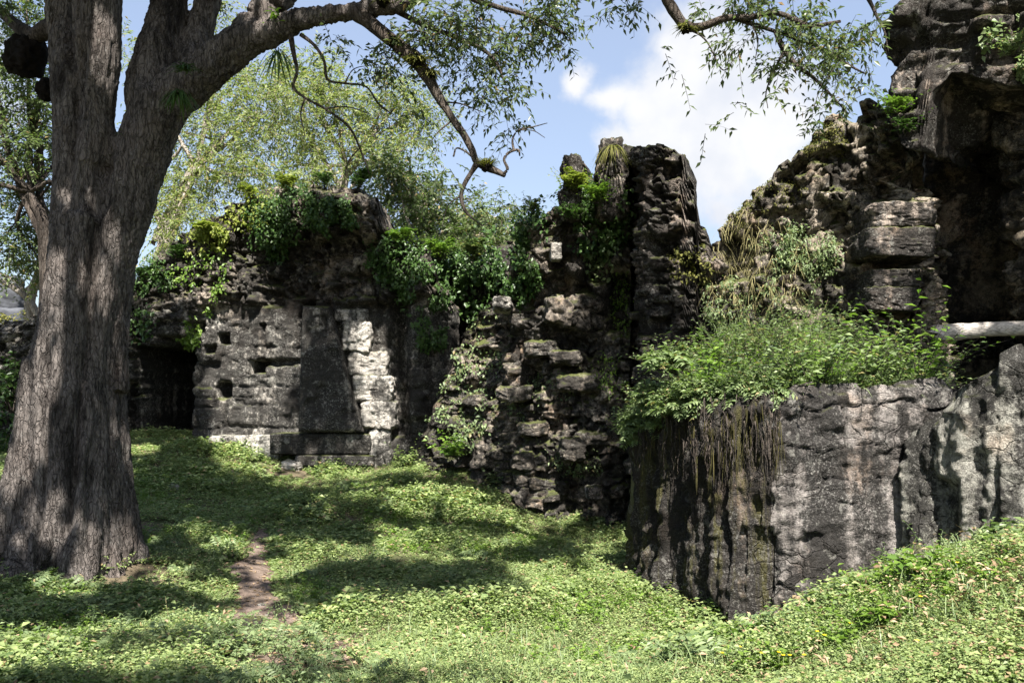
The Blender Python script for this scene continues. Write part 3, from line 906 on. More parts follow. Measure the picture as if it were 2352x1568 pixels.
for k, (u0, u1, v0, v1, Yb, mt) in enumerate(((2010, 2152, 462, 520, 8.18, 'stone_black'), (1996, 2148, 522, 588, 8.12, 'stone_black'), (2006, 2126, 616, 660, 8.2, 'stone_black'), (1998, 2110, 660, 712, 8.2, 'stone_black'))):
    block('corbel_block', u0, u1, v0, v1, Yb, 0.75, M[mt], 111 + k, vault, n=34, rough=0.14, boxy=16, tilt=0.03 * (-1) ** k)
o, _, _ = mass('inner_vault', [(2100, 10.2, 230, 1010), (2180, 10.1, 200, 1010), (2260, 10.0, 190, 1010), (2360, 9.9, 180, 1060), (2520, 9.7, 160, 1060)], 0.03,
               lambda s, z, k: tuple((a * 0.6 if i == 0 else a) for i, a in enumerate(rubble(s, z, k, 0.45, 0.3, 0.1, 0.05, 0.2, 0.05))), M['stone_vault'], 0.6, lean=lambda s, z: -0.42 * np.clip(z - 1.4, 0, 9), seed=121)
tag(o, 'dark inner vault surface in deep shade above the beam, far right', 'wall')
o, _, _ = mass('overhanging_block', [(2050, 8.35, 60, 190), (2058, 8.2, 24, 215), (2075, 8.1, 15, 300), (2100, 8.0, 10, 345), (2128, 7.95, 0, 350), (2140, 7.9, -40, 300), (2156, 7.85, -60, 215), (2200, 7.8, -70, 165), (2260, 7.7, -80, 175),
                                    (2352, 7.6, -90, 195), (2520, 7.4, -100, 210)], 0.021,
               lambda s, z, k: coursed(s, z, k, ch=0.26, cw=0.5, amp=0.09, rough=0.09, big=0.16, joint=0.05, miss=0.12, warp=0.14), M['stone_black'], 1.9, lean=-0.06, seed=131, top_jit=0.1, side_round=0.16)
tag(o, 'heavy overhanging stone block at the top right corner', 'masonry')
o, _, _ = mass('side_wall', [(2345, 8.5, 200, 1090), (2420, 8.1, 180, 1090), (2580, 7.8, 160, 1090), (2800, 7.6, 200, 1090)], 0.035,
               lambda s, z, k: rubble(s, z, k, 0.3, 0.2, 0.12), M['stone_vault'], 2.2, lean=lambda s, z: -0.05 * z, seed=141)
tag(o, 'shaded side wall of the vault at the right edge of the photo', 'wall')

# ---- earth bank behind the low wall
bu, bv_ = np.meshgrid(np.linspace(0, 1, 60), np.linspace(0, 1, 40), indexing='ij')
fu = np.interp(bu, [0, 0.2, 0.45, 1], [1450, 1560, 1790, 2130]); bk_u = np.interp(bu, [0, 0.3, 1], [1590, 1700, 2130])
yy = np.interp(bu, [0, 0.2, 0.45, 1], [7.6, 6.9, 6.25, 6.5]) * (1 - bv_) + np.interp(bu, [0, 1], [9.3, 8.2]) * bv_
uu = fu * (1 - bv_) + bk_u * bv_
zf = np.interp(bu, [0, 0.2, 0.45, 1], [1.15, 1.38, 1.5, 1.52]); zk = np.interp(bu, [0, 0.25, 0.6, 0.85, 1], [1.75, 2.15, 2.1, 1.85, 1.6])
zz = zf * (1 - bv_) + zk * bv_ - 0.25 * np.sin(bv_ * math.pi) + 0.06 * fbm(np.stack([uu * 0.004, yy], -1) * 3, 4, 77)
bp = np.stack([X(uu, yy), yy, zz], -1)
skirt = bp[:, 0].copy(); skirt[:, 2] = 0.3; skirt[:, 1] += 0.15
BK = bp.copy()
bi = np.arange(60 * 40).reshape(60, 40)
bq = np.stack([bi[:-1, :-1], bi[1:, :-1], bi[1:, 1:], bi[:-1, 1:]], -1).reshape(-1, 4)
si = np.arange(60) + 2400
o = mk('earth_bank', np.concatenate([bp.reshape(-1, 3), skirt]), [bq, np.stack([si[:-1], si[1:], bi[1:, 0], bi[:-1, 0]], -1)], M['bank_soil'], smooth=True)
tag(o, 'steep earth bank under the green weeds on the right wall', 'bank', kind='structure')

# ---- low right wall with its shaded end, and the boulder wall in front of it


def low_relief(s, z, seed):
    p = np.stack([s, z], -1)
    a, ta = coursed(s, z, seed, ch=0.40, cw=0.85, amp=0.012, rough=0.045, big=0.08, joint=0.010, miss=0.0, warp=0.16, pit=0.15)
    a = a * 0.8 + 0.010 * fbm(p * 13, 4, seed + 30, 0.6, ridged=True) - 0.012 * sstep(0.2, 0.6, fbm(p * 3, 3, seed + 33))
    # the end face: vertical ribs of clinging roots
    b = 0.15 * fbm(np.stack([s * 5.5, z * 0.5], -1), 4, seed + 3, ridged=True) + 0.03 * fbm(np.stack([s * 22, z * 1.5], -1), 3, seed + 8, ridged=True) + 0.05 * fbm(p * 9, 4, seed + 4) + 0.12 * fbm(p * np.array((2.2, 0.8)), 3, seed + 6)
    cn = np.exp(-((s - 2.17) / 0.13) ** 2) * (-0.05 + 0.20 * fbm(np.stack([s * 1.5, z * 2.6], -1), 4, seed + 40))
    a = a + cn; b = b + cn
    k = sstep(2.22, 2.05, s + 0.12 * fbm(np.stack([s, z * 2], -1), 3, seed + 41))
    return a * (1 - k) + b * k, ta * (1 - k) + 0.25 * k


low = empty('low_wall', P(1900, 1400, 6.3), 'low thick weathered stone wall with streaked front and root covered left end, right', 'wall')
lo_o, low_front, low_nor = mass('wall', [(1455, 8.0, 985, 1330), (1462, 7.6, 970, 1345), (1500, 7.2, 945, 1380), (1570, 6.75, 925, 1420), (1650, 6.35, 915, 1470), (1730, 6.1, 905, 1490), (1770, 6.0, 905, 1490), (1790, 6.0, 908, 1490), (1840, 6.05, 896, 1490), (1900, 6.1, 884, 1490),
                (2000, 6.15, 882, 1480), (2100, 6.2, 874, 1460), (2180, 6.25, 870, 1440), (2196, 6.3, 890, 1440), (2320, 6.4, 900, 1420)],
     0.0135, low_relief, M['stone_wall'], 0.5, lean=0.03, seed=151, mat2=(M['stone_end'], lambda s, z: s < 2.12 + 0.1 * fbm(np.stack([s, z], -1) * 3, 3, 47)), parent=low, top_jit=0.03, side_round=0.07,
     feat=((1500, 1530, 1050, 1500, -0.1, 8), (1630, 1660, 1050, 1500, -0.09, 8), (1850, 1900, 1225, 1262, -0.03, 6)))
o, _, _ = mass('boulder_wall', [(2056, 6.24, 1000, 1440), (2072, 6.1, 975, 1440), (2092, 5.97, 955, 1430), (2140, 5.82, 912, 1410), (2226, 5.65, 872, 1390), (2286, 5.6, 832, 1380), (2294, 5.55, 808, 1380), (2352, 5.5, 786, 1370), (2470, 5.4, 770, 1360), (2640, 5.3, 800, 1350), (2800, 5.2, 840, 1340)], 0.0125,
               lambda s, z, k: (0.16 * fbm(np.stack([s * 2.6, z * 0.9], -1), 3, k) + 0.035 * fbm(np.stack([s, z], -1) * 8, 4, k + 1) + 0.02 * fbm(np.stack([s, z], -1) * 24, 3, k + 2), 0.55 + 0 * s), M['stone_lichen'], 0.9, lean=0.03, seed=161,
               top_jit=0.05, side_round=0.10, feat=((2135, 2200, 1110, 1400, -0.12, 14), (2228, 2262, 880, 1300, -0.06, 14)))
tag(o, 'rounded pale lichen covered boulder wall at the right edge', 'wall')

# ---- wooden beam in the vault
c3, r3 = pcurve([(2074, 770, 8.55, 19), (2170, 764, 8.4, 19), (2260, 757, 8.28, 18), (2345, 754, 8.15, 17), (2440, 751, 8.0, 17)], 60)
th = np.linspace(0, 2 * math.pi, 28, endpoint=False)
ge = Geo()
ge.tube(c3, r3 * (1 + 0.05 * fbm(np.arange(60)[:, None] * 0.25, 3, 5)), 40)
vb_ = ge.v[0]; ax_ = c3[np.abs(vb_[:, None, 0] - c3[None, :, 0]).argmin(1)]
ra_ = vb_ - ax_
ge.v[0] = ax_ + ra_ * (1 + 0.05 * fbm(vb_ * np.array((1.5, 22, 22)), 4, 5) - 0.13 * sstep(0.55, 0.8, fbm(vb_ * np.array((1.2, 16, 16)), 3, 8, ridged=True)))[:, None]
o = ge.build('wooden_beam', M['wood'], smooth=True)
tag(o, 'pale weathered round beam spanning the dark vault opening on the right', 'beam')

# ------------------------------------------------------------------ foliage helpers


def ball(n, c, r):
    d = unit(R.normal(size=(n, 3)))
    return np.asarray(c) + d * (R.random((n, 1)) ** 0.42) * np.asarray(r), d


def sprays(gl, gt, c, r, n, tl=(0.22, 0.5), nl=11, L=(0.05, 0.085), wr=0.3, droop=0.7, out=0.5, tw=0.0026, hang=0.5):
    """twigs with alternate leaves inside an ellipsoid"""
    b, d = ball(n, c, r)
    kc = max(2, n // 11)
    cc, _ = ball(kc, c, r)
    j = R.integers(0, kc, n)
    b = cc[j] + (b - np.asarray(c)) * 0.34
    t = unit(d * out + R.normal(size=(n, 3)) * np.array((0.6, 0.6, 0.4)) + np.array((0, 0, -0.12)))
    ln = R.uniform(*tl, (n, 1))
    k = 4
    pts = np.stack([b + t * ln * q - np.array((0, 0, 1.0)) * ln * droop * 0.5 * q * q for q in np.linspace(0, 1, k)], 1)
    if gt is not None:
        gt.twigs(pts, tw, tw * 0.4)
    q = np.linspace(0.12, 1, nl)
    f = q * (k - 1); i = np.minimum(f.astype(int), k - 2); f = (f - i)[None, :, None]
    pos = pts[:, i] * (1 - f) + pts[:, i + 1] * f
    td = unit(pts[:, i + 1] - pts[:, i])
    sg = np.where(np.arange(nl) % 2 == 0, 1.0, -1.0)[None, :, None]
    sd = unit(np.cross(td, R.normal(size=(n, 1, 3)) * 0.4 + np.array((0, 0, 1.0)))) * sg
    dr = unit(sd * 0.8 + td * 0.45 + np.array((0, 0, -hang)) + R.normal(size=pos.shape) * 0.25)
    nn = unit(R.normal(size=pos.shape) * 0.6 + np.array((0, 0, 1.0)) + sd * 0.4)
    keep = R.random(pos.shape[:2]) < 0.9
    LL = R.uniform(*L, keep.sum())
    gl.leaves(pos[keep], dr[keep], nn[keep], LL, LL * wr * R.uniform(0.8, 1.2, len(LL)))


def fronds(gl, gt, base, n, length, pairs=9, lw=0.3, up=0.9, arch=0.8, spread=1.0, lean=(0, 0, 0), leaf=0.3):
    """arching pinnate leaves from one root"""
    base = np.asarray(base, float)
    an = R.uniform(0, 2 * math.pi, n)
    d = unit(np.stack([np.cos(an) * spread, np.sin(an) * spread, np.full(n, up) * R.uniform(0.6, 1.3, n)], 1) + np.asarray(lean))
    ln = R.uniform(0.6, 1.1, (n, 1)) * length
    k = 5
    root = base + R.normal(size=(n, 3)) * 0.05 * length
    pts = np.stack([root + d * ln * q - np.array((0, 0, 1.0)) * ln * arch * 0.5 * q * q for q in np.linspace(0, 1, k)], 1)
    gt.twigs(pts, 0.005 * min(1, length * 2), 0.0012)
    q = np.repeat(np.linspace(0.22, 1, pairs), 2)
    f = q * (k - 1); i = np.minimum(f.astype(int), k - 2); f = (f - i)[None, :, None]
    pos = pts[:, i] * (1 - f) + pts[:, i + 1] * f
    td = unit(pts[:, i + 1] - pts[:, i])
    sg = np.tile((1.0, -1.0), pairs)[None, :, None]
    up_ = np.array((0, 0, 1.0)) + R.normal(size=(n, 1, 3)) * 0.25
    sd = unit(np.cross(td, up_)) * sg
    nn = unit(np.cross(sd * sg, td))
    size = ln * leaf * (np.sin(np.linspace(0.25, 0.85, pairs * 2) * math.pi))[None, :]
    dr = unit(sd + td * 0.55 + np.array((0, 0, -0.12)) + R.normal(size=pos.shape) * 0.1)
    size = size.ravel() * R.uniform(0.85, 1.15, size.size)
    gl.leaves(pos.reshape(-1, 3), dr.reshape(-1, 3), nn.reshape(-1, 3), size, size * lw)


def herb(gl, gt, base, h, n=7, nl=9, L=0.06, wr=0.5, spread=0.5, lean=(0, 0, 0)):
    """leafy stems from one root, leaves alternate and facing up"""
    base = np.asarray(base, float)
    d = unit(np.concatenate([R.normal(size=(n, 2)) * spread, np.full((n, 1), 1.0)], 1) + np.asarray(lean))
    ln = h * R.uniform(0.55, 1.1, (n, 1))
    k = 4
    bend = np.concatenate([R.normal(size=(n, 2)) * 0.25, -np.abs(R.normal(size=(n, 1))) * 0.15], 1)
    root = base + np.concatenate([R.normal(size=(n, 2)) * 0.04, np.zeros((n, 1))], 1)
    pts = np.stack([root + d * ln * q + bend * ln * q * q for q in np.linspace(0, 1, k)], 1)
    gt.twigs(pts, 0.0035, 0.0012)
    q = np.linspace(0.15, 1, nl)
    f = q * (k - 1); i = np.minimum(f.astype(int), k - 2); f = (f - i)[None, :, None]
    pos = pts[:, i] * (1 - f) + pts[:, i + 1] * f
    an = (np.arange(nl) * 2.4)[None, :] + R.uniform(0, 6.3, (n, 1))
    dr = unit(np.stack([np.cos(an), np.sin(an), R.uniform(-0.25, 0.6, an.shape)], -1))
    nn = unit(np.array((0, 0, 1.0)) + R.normal(size=pos.shape) * 0.35)
    s = (L * R.uniform(0.6, 1.25, an.shape) * (1.15 - 0.5 * q)[None, :]).ravel()
    gl.leaves(pos.reshape(-1, 3), dr.reshape(-1, 3), nn.reshape(-1, 3), s, s * wr)


def straps(g, base, n, length, wd, up=0.6, arch=1.6, spread=1.0, lean=(0, 0, 0), seg=6):
    """long narrow blades"""
    base = np.asarray(base, float)
    an = R.uniform(0, 2 * math.pi, n)
    d = unit(np.stack([np.cos(an) * spread, np.sin(an) * spread, np.full(n, up) * R.uniform(0.4, 1.5, n)], 1) + np.asarray(lean))
    ln = length * R.uniform(0.55, 1.1, n)
    sd = unit(np.cross(d, np.array((0.01, 0, 1.0))))
    for i in range(n):
        q = np.linspace(0, 1, seg)[:, None]
        p = base + R.normal(size=3) * wd + d[i] * ln[i] * q - np.array((0, 0, 1.0)) * ln[i] * arch * 0.5 * q * q
        ww = wd * 0.5 * np.sqrt(np.maximum(1 - q, 0.0)) * (0.4 + q * 1.2).clip(0, 1)
        v = np.concatenate([p - sd[i] * ww, p + sd[i] * ww])
        j = np.arange(seg - 1)
        g.add(v, quad=np.stack([j, j + 1, j + 1 + seg, j + seg], 1))


def pick(key, test, n):
    """n random points of a stone surface, with normals, inside a region of its face"""
    v, nr = MASS[key]
    u_, v_ = proj(v)
    ok = np.nonzero(test(u_, v_))[0]
    if not len(ok):
        raise RuntimeError('empty region on ' + key)
    i = ok[R.integers(0, len(ok), n)]
    return v[i], nr[i]


def ell(cu, cv, ru, rv, rag=0.5):
    def f(u, v):
        q = np.stack([u, v], -1) / 26.0
        return ((u - cu) / ru) ** 2 + ((v - cv) / rv) ** 2 < 1 + rag * 1.6 * fbm(q, 3, int(cu))
    return f


def creeper(name, label, key, tests, n, L, mat, out=0.10, wr=0.7, cat='creeper', group=None, clump=1.5):
    """leaves that grow over a stone face, thicker in clumps"""
    gl = Geo()
    L = L * 0.8; n = int(n * 1.35)
    for t in (tests if isinstance(tests, list) else [tests]):
        p, nr = pick(key, t, n)
        cl = fbm(p * 3.2, 3, 71)
        k = cl + 0.5 * fbm(p * 9, 2, 72) > -0.16 + 0.3 * R.random(len(p)) - (0.15 if clump < 1 else 0)
        p, nr, cl = p[k], nr[k], cl[k]
        off = out * (R.random((len(p), 1)) ** 1.4) * (1 + clump * np.clip(cl, 0, 1))[:, None]
        o_ = np.array((0, -0.6, 0.35)) + nr * 0.5
        p = p + unit(o_) * off
        d = unit(R.normal(size=p.shape) * 0.8 + np.array((0, -0.5, -0.55)))
        nn = unit(unit(nr) * 0.6 + np.array((0, -0.4, 0.8)) + R.normal(size=p.shape) * 0.45)
        s = L * R.uniform(0.55, 1.2, len(p))
        gl.leaves(p, d, nn, s, s * wr)
    o = gl.build(name, mat)
    return tag(o, label, cat, group)


def plant(name, label, cat, base, lm, fill, stem_mat=None, group=None):
    e = empty(name, base, label, cat, group)
    gl, gt = Geo(), Geo()
    fill(gl, gt)
    gl.build('foliage', M[lm], e)
    gt.build('stem', stem_mat or M['bark_dark'], e)
    return e


# ------------------------------------------------------------------ the large tree
tree = empty('large_tree', P(175, 1310, 7.0), 'large old tree with a forked fluted grey trunk at the left of the photo', 'tree')
tg = Geo()
for pts, n in ((((172, 1420, 7.0, 122), (172, 1330, 7.0, 120), (166, 1200, 7.0, 118), (162, 1050, 7.0, 110), (170, 900, 7.0, 100), (186, 780, 7.0, 92), (204, 660, 7.0, 92), (212, 580, 7.0, 92), (222, 500, 7.0, 90)), 50),
               (((196, 760, 7.0, 50), (200, 560, 7.0, 76), (198, 420, 7.0, 72), (188, 290, 7.0, 60), (176, 180, 7.05, 56), (152, 90, 7.1, 40), (144, 0, 7.15, 38), (130, -160, 7.2, 34)), 34),
               (((215, 380, 6.95, 58), (220, 260, 6.92, 41), (226, 150, 6.9, 50), (225, 50, 6.9, 52), (222, -150, 6.9, 48)), 26),
               (((215, 740, 7.0, 40), (252, 580, 7.0, 62), (282, 470, 7.0, 68), (305, 400, 7.0, 66), (336, 325, 7.0, 62), (360, 260, 7.0, 64), (372, 215, 7.0, 62)), 30),
               (((348, 290, 7.0, 54), (346, 200, 7.05, 54), (362, 110, 7.1, 46), (388, 10, 7.2, 41), (420, -150, 7.3, 38)), 26),
               (((405, 240, 7.05, 44), (432, 170, 7.1, 40), (454, 90, 7.2, 33), (474, 10, 7.3, 30), (506, -150, 7.4, 28)), 24),
               (((360, 260, 7.0, 58), (405, 214, 6.98, 56), (452, 176, 6.96, 51), (498, 141, 6.93, 47), (556, 98, 6.9, 43), (608, 78, 6.87, 37), (650, 60, 6.84, 31), (690, 47, 6.8, 25), (750, 35, 6.75, 21), (816, 25, 6.7, 20), (880, 17, 6.6, 20), (930, 6, 6.5, 20), (1020, -40, 6.4, 17), (1180, -120, 6.3, 17)), 60),
               (((540, 112, 6.95, 38), (590, 50, 6.98, 38), (634, 0, 7.0, 36), (720, -120, 7.1, 32)), 20)):
    c, r = pcurve(pts, n)
    tg.tube(c, r, 20)
for pts in (((262, 900, 7.0, 28), (262, 700, 7.0, 28), (280, 560, 7.0, 34), (300, 440, 7.0, 40)), ((118, 980, 6.85, 34), (130, 800, 6.85, 34), (150, 640, 6.88, 30), (158, 500, 6.9, 30))):
    c, r = pcurve(pts, 24)
    tg.tube(c, r, 14)
tc_ = P(172, 1200, 7.0)
for ang, r0, h0, r1, rad in ((-148, 0.24, 1.1, 0.66, 0.19), (-104, 0.22, 0.9, 0.52, 0.19), (-62, 0.22, 0.9, 0.44, 0.18), (-20, 0.22, 0.9, 0.36, 0.14), (30, 0.22, 0.8, 0.42, 0.15), (172, 0.22, 1.0, 0.42, 0.17), (90, 0.24, 0.8, 0.7, 0.18)):
    a_ = math.radians(ang); dd_ = np.array((math.cos(a_), math.sin(a_)))
    rows = []
    for rr_, hh_, k_ in ((r0, h0 + 0.5, 0.75), (r0 + 0.02, h0 * 0.75, 1.0), (r0 * 0.55 + r1 * 0.45, h0 * 0.32, 0.95), (r1, 0.05, 0.7), (r1 + 0.16, -0.12, 0.5), (r1 + 0.35, -0.3, 0.3)):
        q_ = tc_[:2] + dd_ * rr_
        rows.append((q_[0], q_[1], float(gz(q_[0:1], q_[1:2], False)[0]) + hh_, rad * k_))
    c = curve(rows, 24)
    tg.tube(c[:, :3], c[:, 3], 14)
tmp = tg.build('tmp', None)
md = tmp.modifiers.new('r', 'REMESH'); md.mode = 'VOXEL'; md.voxel_size = 0.016
sm = tmp.modifiers.new('s', 'SMOOTH'); sm.iterations = 12; sm.factor = 0.5
dg = bpy.context.evaluated_depsgraph_get()
me = tmp.evaluated_get(dg).to_mesh()
tv = np.zeros(len(me.vertices) * 3); me.vertices.foreach_get('co', tv); tv = tv.reshape(-1, 3) + np.array(tmp.location)
tnm = np.zeros(len(me.vertices) * 3); me.vertices.foreach_get('normal', tnm); tnm = tnm.reshape(-1, 3)
npoly = len(me.polygons)
lt = np.zeros(npoly, np.int32); me.polygons.foreach_get('loop_total', lt)
ls = np.zeros(npoly, np.int32); me.polygons.foreach_get('loop_start', ls)
li = np.zeros(len(me.loops), np.int32); me.loops.foreach_get('vertex_index', li)
tq = [li[ls[lt == 4][:, None] + np.arange(4)]]
if (lt == 3).any():
    tq.append(li[ls[lt == 3][:, None] + np.arange(3)])
bpy.data.objects.remove(tmp)
gr = np.zeros(len(tv))
for gu_, gw, gd in ((((150, 1250), (176, 1000), (205, 800), (214, 600), (226, 470), (238, 330)), 15, 0.10), (((90, 1300), (92, 1150), (98, 980), (112, 800)), 12, 0.06), (((196, 1290), (206, 1150), (214, 1000)), 12, 0.055),
                    (((268, 1240), (262, 1100), (262, 900), (270, 700)), 12, 0.05), (((150, 470), (162, 330), (180, 210), (190, 90)), 12, 0.05), (((60, 1330), (50, 1200), (70, 1060)), 12, 0.05)):
    gp = np.array(gu_, float)
    uu_, vv_ = proj(tv)
    cu_ = np.interp(vv_, gp[::-1, 1], gp[::-1, 0]) + 8 * fbm(tv * 2.5, 3, 15)
    inr = sstep(gp[:, 1].min() - 30, gp[:, 1].min() + 60, vv_) * sstep(gp[:, 1].max() + 40, gp[:, 1].max() - 60, vv_)
    gr = gr - gd * np.exp(-((uu_ - cu_) / gw) ** 2) * inr * (tnm[:, 1] < 0.1)
dsp = -0.012 + gr + 0.045 * fbm(tv * np.array((3.2, 3.2, 0.22)), 3, 5, ridged=True) * sstep(3.2, 0.6, tv[:, 2]) + 0.02 * fbm(tv * np.array((7, 7, 0.8)), 4, 6) + 0.026 * fbm(tv * np.array((17, 17, 2.2)), 4, 8, 0.65, ridged=True) + 0.013 * fbm(tv * np.array((45, 45, 12)), 3, 9, 0.7)
tv = tv + tnm * dsp[:, None]
mk('trunk', tv, tq, M['bark'], tree, smooth=True)

# thinner limbs of the crown, each a part
BR = []


def limb(pts, n=40, mat='bark_dark', kn=0.18, sides=8):
    c, r = pcurve(pts, n)
    c = c + 0.02 * np.stack([fbm(c * 4, 3, 31 + i) for i in range(3)], -1) * (r[:, None] / 0.04).clip(0.3, 1.5)
    g = Geo(); g.tube(c, r * (1 + kn * fbm(c * 9, 3, 4)), sides)
    g.build('branch', M[mat], tree, smooth=True)
    BR.append(c)
    return c


limb(((820, 30, 6.68, 22), (862, 60, 6.62, 17), (905, 95, 6.58, 17), (958, 136, 6.54, 18), (992, 190, 6.5, 13), (1015, 235, 6.5, 10), (1040, 275, 6.5, 9), (1066, 308, 6.5, 9), (1084, 340, 6.5, 8), (1098, 374, 6.5, 8), (1130, 388, 6.45, 9), (1160, 404, 6.42, 5)), 70)
limb(((1098, 376, 6.5, 8), (1086, 394, 6.5, 6), (1068, 420, 6.5, 5.5), (1058, 450, 6.5, 4.5), (1066, 480, 6.48, 4), (1082, 500, 6.46, 2.5), (1108, 520, 6.45, 1.5)), 30)
limb(((1154, 402, 6.42, 4), (1166, 388, 6.4, 3.6), (1158, 366, 6.4, 3.2), (1170, 350, 6.4, 3), (1190, 344, 6.4, 2.8), (1194, 358, 6.4, 1.6)), 30)
limb(((1180, 346, 6.4, 3), (1178, 318, 6.42, 2.2), (1192, 298, 6.44, 2), (1220, 292, 6.46, 1.6), (1258, 282, 6.5, 0.9)), 24)
limb(((1192, 298, 6.44, 1.4), (1226, 300, 6.46, 1.1), (1252, 316, 6.5, 0.7)), 12)
limb(((1096, 372, 6.5, 4), (1076, 352, 6.5, 2.6), (1050, 340, 6.5, 2), (1042, 360, 6.5, 2)), 20)
limb(((668, 84, 6.82, 7), (676, 130, 6.8, 5), (682, 165, 6.8, 4.2), (674, 200, 6.8, 3.6), (700, 225, 6.8, 3.2), (745, 250, 6.85, 2.6), (800, 290, 6.9, 3), (826, 340, 6.95, 2.5), (850, 400, 7.0, 1.5)), 50)
limb(((690, 80, 6.8, 5), (722, 105, 6.8, 4), (744, 140, 6.8, 3.4), (752, 182, 6.8, 3), (790, 192, 6.8, 2.6), (840, 200, 6.85, 2.2), (870, 240, 6.9, 2.5), (900, 262, 6.95, 1.5)), 50)
limb(((150, 60, 7.1, 30), (110, 70, 7.2, 24), (70, 80, 7.3, 18), (20, 40, 7.5, 14), (-60, -20, 7.7, 12)), 30)
# limb that arches above the frame to the right and comes down again
limb(((1180, -120, 6.3, 20), (1300, -170, 6.2, 18), (1420, -120, 6.2, 16), (1510, -40, 6.2, 15), (1534, 6, 6.2, 14), (1556, 36, 6.2, 13), (1580, 60, 6.2, 13), (1616, 62, 6.2, 10), (1660, 46, 6.15, 9), (1720, 40, 6.1, 8), (1790, 32, 6.1, 7), (1860, 60, 6.1, 6), (1930, 50, 6.1, 4)), 80)
limb(((1780, 70, 6.15, 6), (1800, 110, 6.15, 7), (1830, 150, 6.15, 6), (1870, 180, 6.15, 4), (1920, 230, 6.1, 2.5), (1950, 262, 6.1, 1.5)), 30)
limb(((1690, 44, 6.15, 6), (1760, 66, 6.15, 5), (1860, 100, 6.15, 4), (1950, 150, 6.1, 3), (1990, 170, 6.1, 1.5)), 30)
limb(((1580, 66, 6.2, 3), (1620, 92, 6.2, 2), (1660, 160, 6.15, 1.6), (1690, 130, 6.15, 1.2)), 20)
limb(((1800, 120, 6.15, 4), (1780, 160, 6.15, 2.5), (1760, 210, 6.15, 1.5), (1764, 250, 6.15, 1)), 20)
limb(((1990, -10, 6.1, 6), (2010, 30, 6.1, 4), (2030, 70, 6.1, 2.5), (2040, 120, 6.1, 1.2)), 20)
limb(((900, 20, 6.6, 8), (980, 60, 6.6, 6), (1060, 90, 6.55, 5), (1130, 130, 6.5, 4), (1160, 190, 6.5, 2)), 30)
limb(((1020, -30, 6.4, 9), (1120, 10, 6.4, 7), (1220, 40, 6.4, 5), (1300, 80, 6.4, 3)), 30)

for a_ in (((700, 225, 6.8, 2.6), (690, 262, 6.8, 1.8), (700, 310, 6.8, 1)), ((745, 250, 6.85, 2.2), (800, 246, 6.85, 1.5), (850, 262, 6.85, 0.9)), ((826, 340, 6.95, 1.8), (800, 372, 6.95, 1.2), (790, 410, 6.95, 0.8)), ((790, 192, 6.8, 2), (812, 160, 6.8, 1.3), (850, 150, 6.8, 0.8)),
           ((1015, 235, 6.5, 3), (1060, 240, 6.5, 1.8), (1110, 258, 6.5, 1)), ((1040, 275, 6.5, 3), (1000, 310, 6.5, 1.6), (985, 340, 6.5, 0.9)), ((1058, 450, 6.5, 2.4), (1030, 470, 6.5, 1.4), (1020, 500, 6.5, 0.8)), ((905, 95, 6.58, 4), (940, 70, 6.55, 2.4), (1000, 80, 6.5, 1.2)), ((1720, 40, 6.1, 3), (1740, 90, 6.1, 1.8), (1735, 140, 6.1, 0.9))):
    limb(a_, 14, sides=5)
gl, gt = Geo(), Geo()
for u, v, ru, rv, Y, n in ((960, 60, 90, 60, 6.6, 70), (1040, 40, 90, 70, 6.5, 110), (1130, 60, 100, 80, 6.5, 130), (1230, 50, 90, 75, 6.5, 110), (1300, 30, 50, 60, 6.4, 40), (1130, 170, 70, 70, 6.5, 60), (1170, 240, 45, 50, 6.5, 26),
                           (1060, 180, 50, 60, 6.6, 26), (880, 90, 60, 50, 6.7, 26), (830, 150, 60, 50, 6.8, 24), (760, 110, 50, 40, 6.8, 12), (940, 210, 60, 40, 6.7, 16), (1050, 410, 50, 40, 6.5, 12), (1100, 480, 60, 40, 6.5, 16),
                           (990, 330, 50, 30, 6.5, 8), (1270, 110, 20, 30, 6.4, 6), (1480, 5, 50, 24, 6.2, 12), (1640, 20, 70, 40, 6.2, 36), (1740, 30, 90, 60, 6.15, 90), (1830, 50, 90, 70, 6.15, 120), (1850, 130, 80, 60, 6.15, 90),
                           (1930, 120, 70, 60, 6.1, 60), (1780, 150, 60, 50, 6.15, 44), (1960, 40, 50, 60, 6.1, 44), (1720, 110, 60, 60, 6.15, 30), (1900, 230, 60, 50, 6.1, 26), (1940, 230, 36, 50, 6.1, 16), (1770, 240, 30, 20, 6.1, 5), (1870, 280, 30, 30, 6.1, 7),
                           (2015, 10, 30, 30, 6.1, 14), (1560, 130, 40, 50, 6.2, 5), (1640, 230, 50, 60, 6.15, 6), (1990, 150, 30, 40, 6.1, 12), (30, 30, 60, 50, 7.4, 34), (500, 20, 40, 60, 7.6, 12), (1390, -10, 60, 30, 6.2, 16)):
    sprays(gl, gt, P(u, v, Y), (px(ru, Y), 0.45, px(rv, Y)), int(n * (0.62 if u > 1690 else 0.95)), tl=(0.1, 0.26), L=(0.035, 0.066), wr=0.4, nl=8, droop=0.45, hang=0.25)
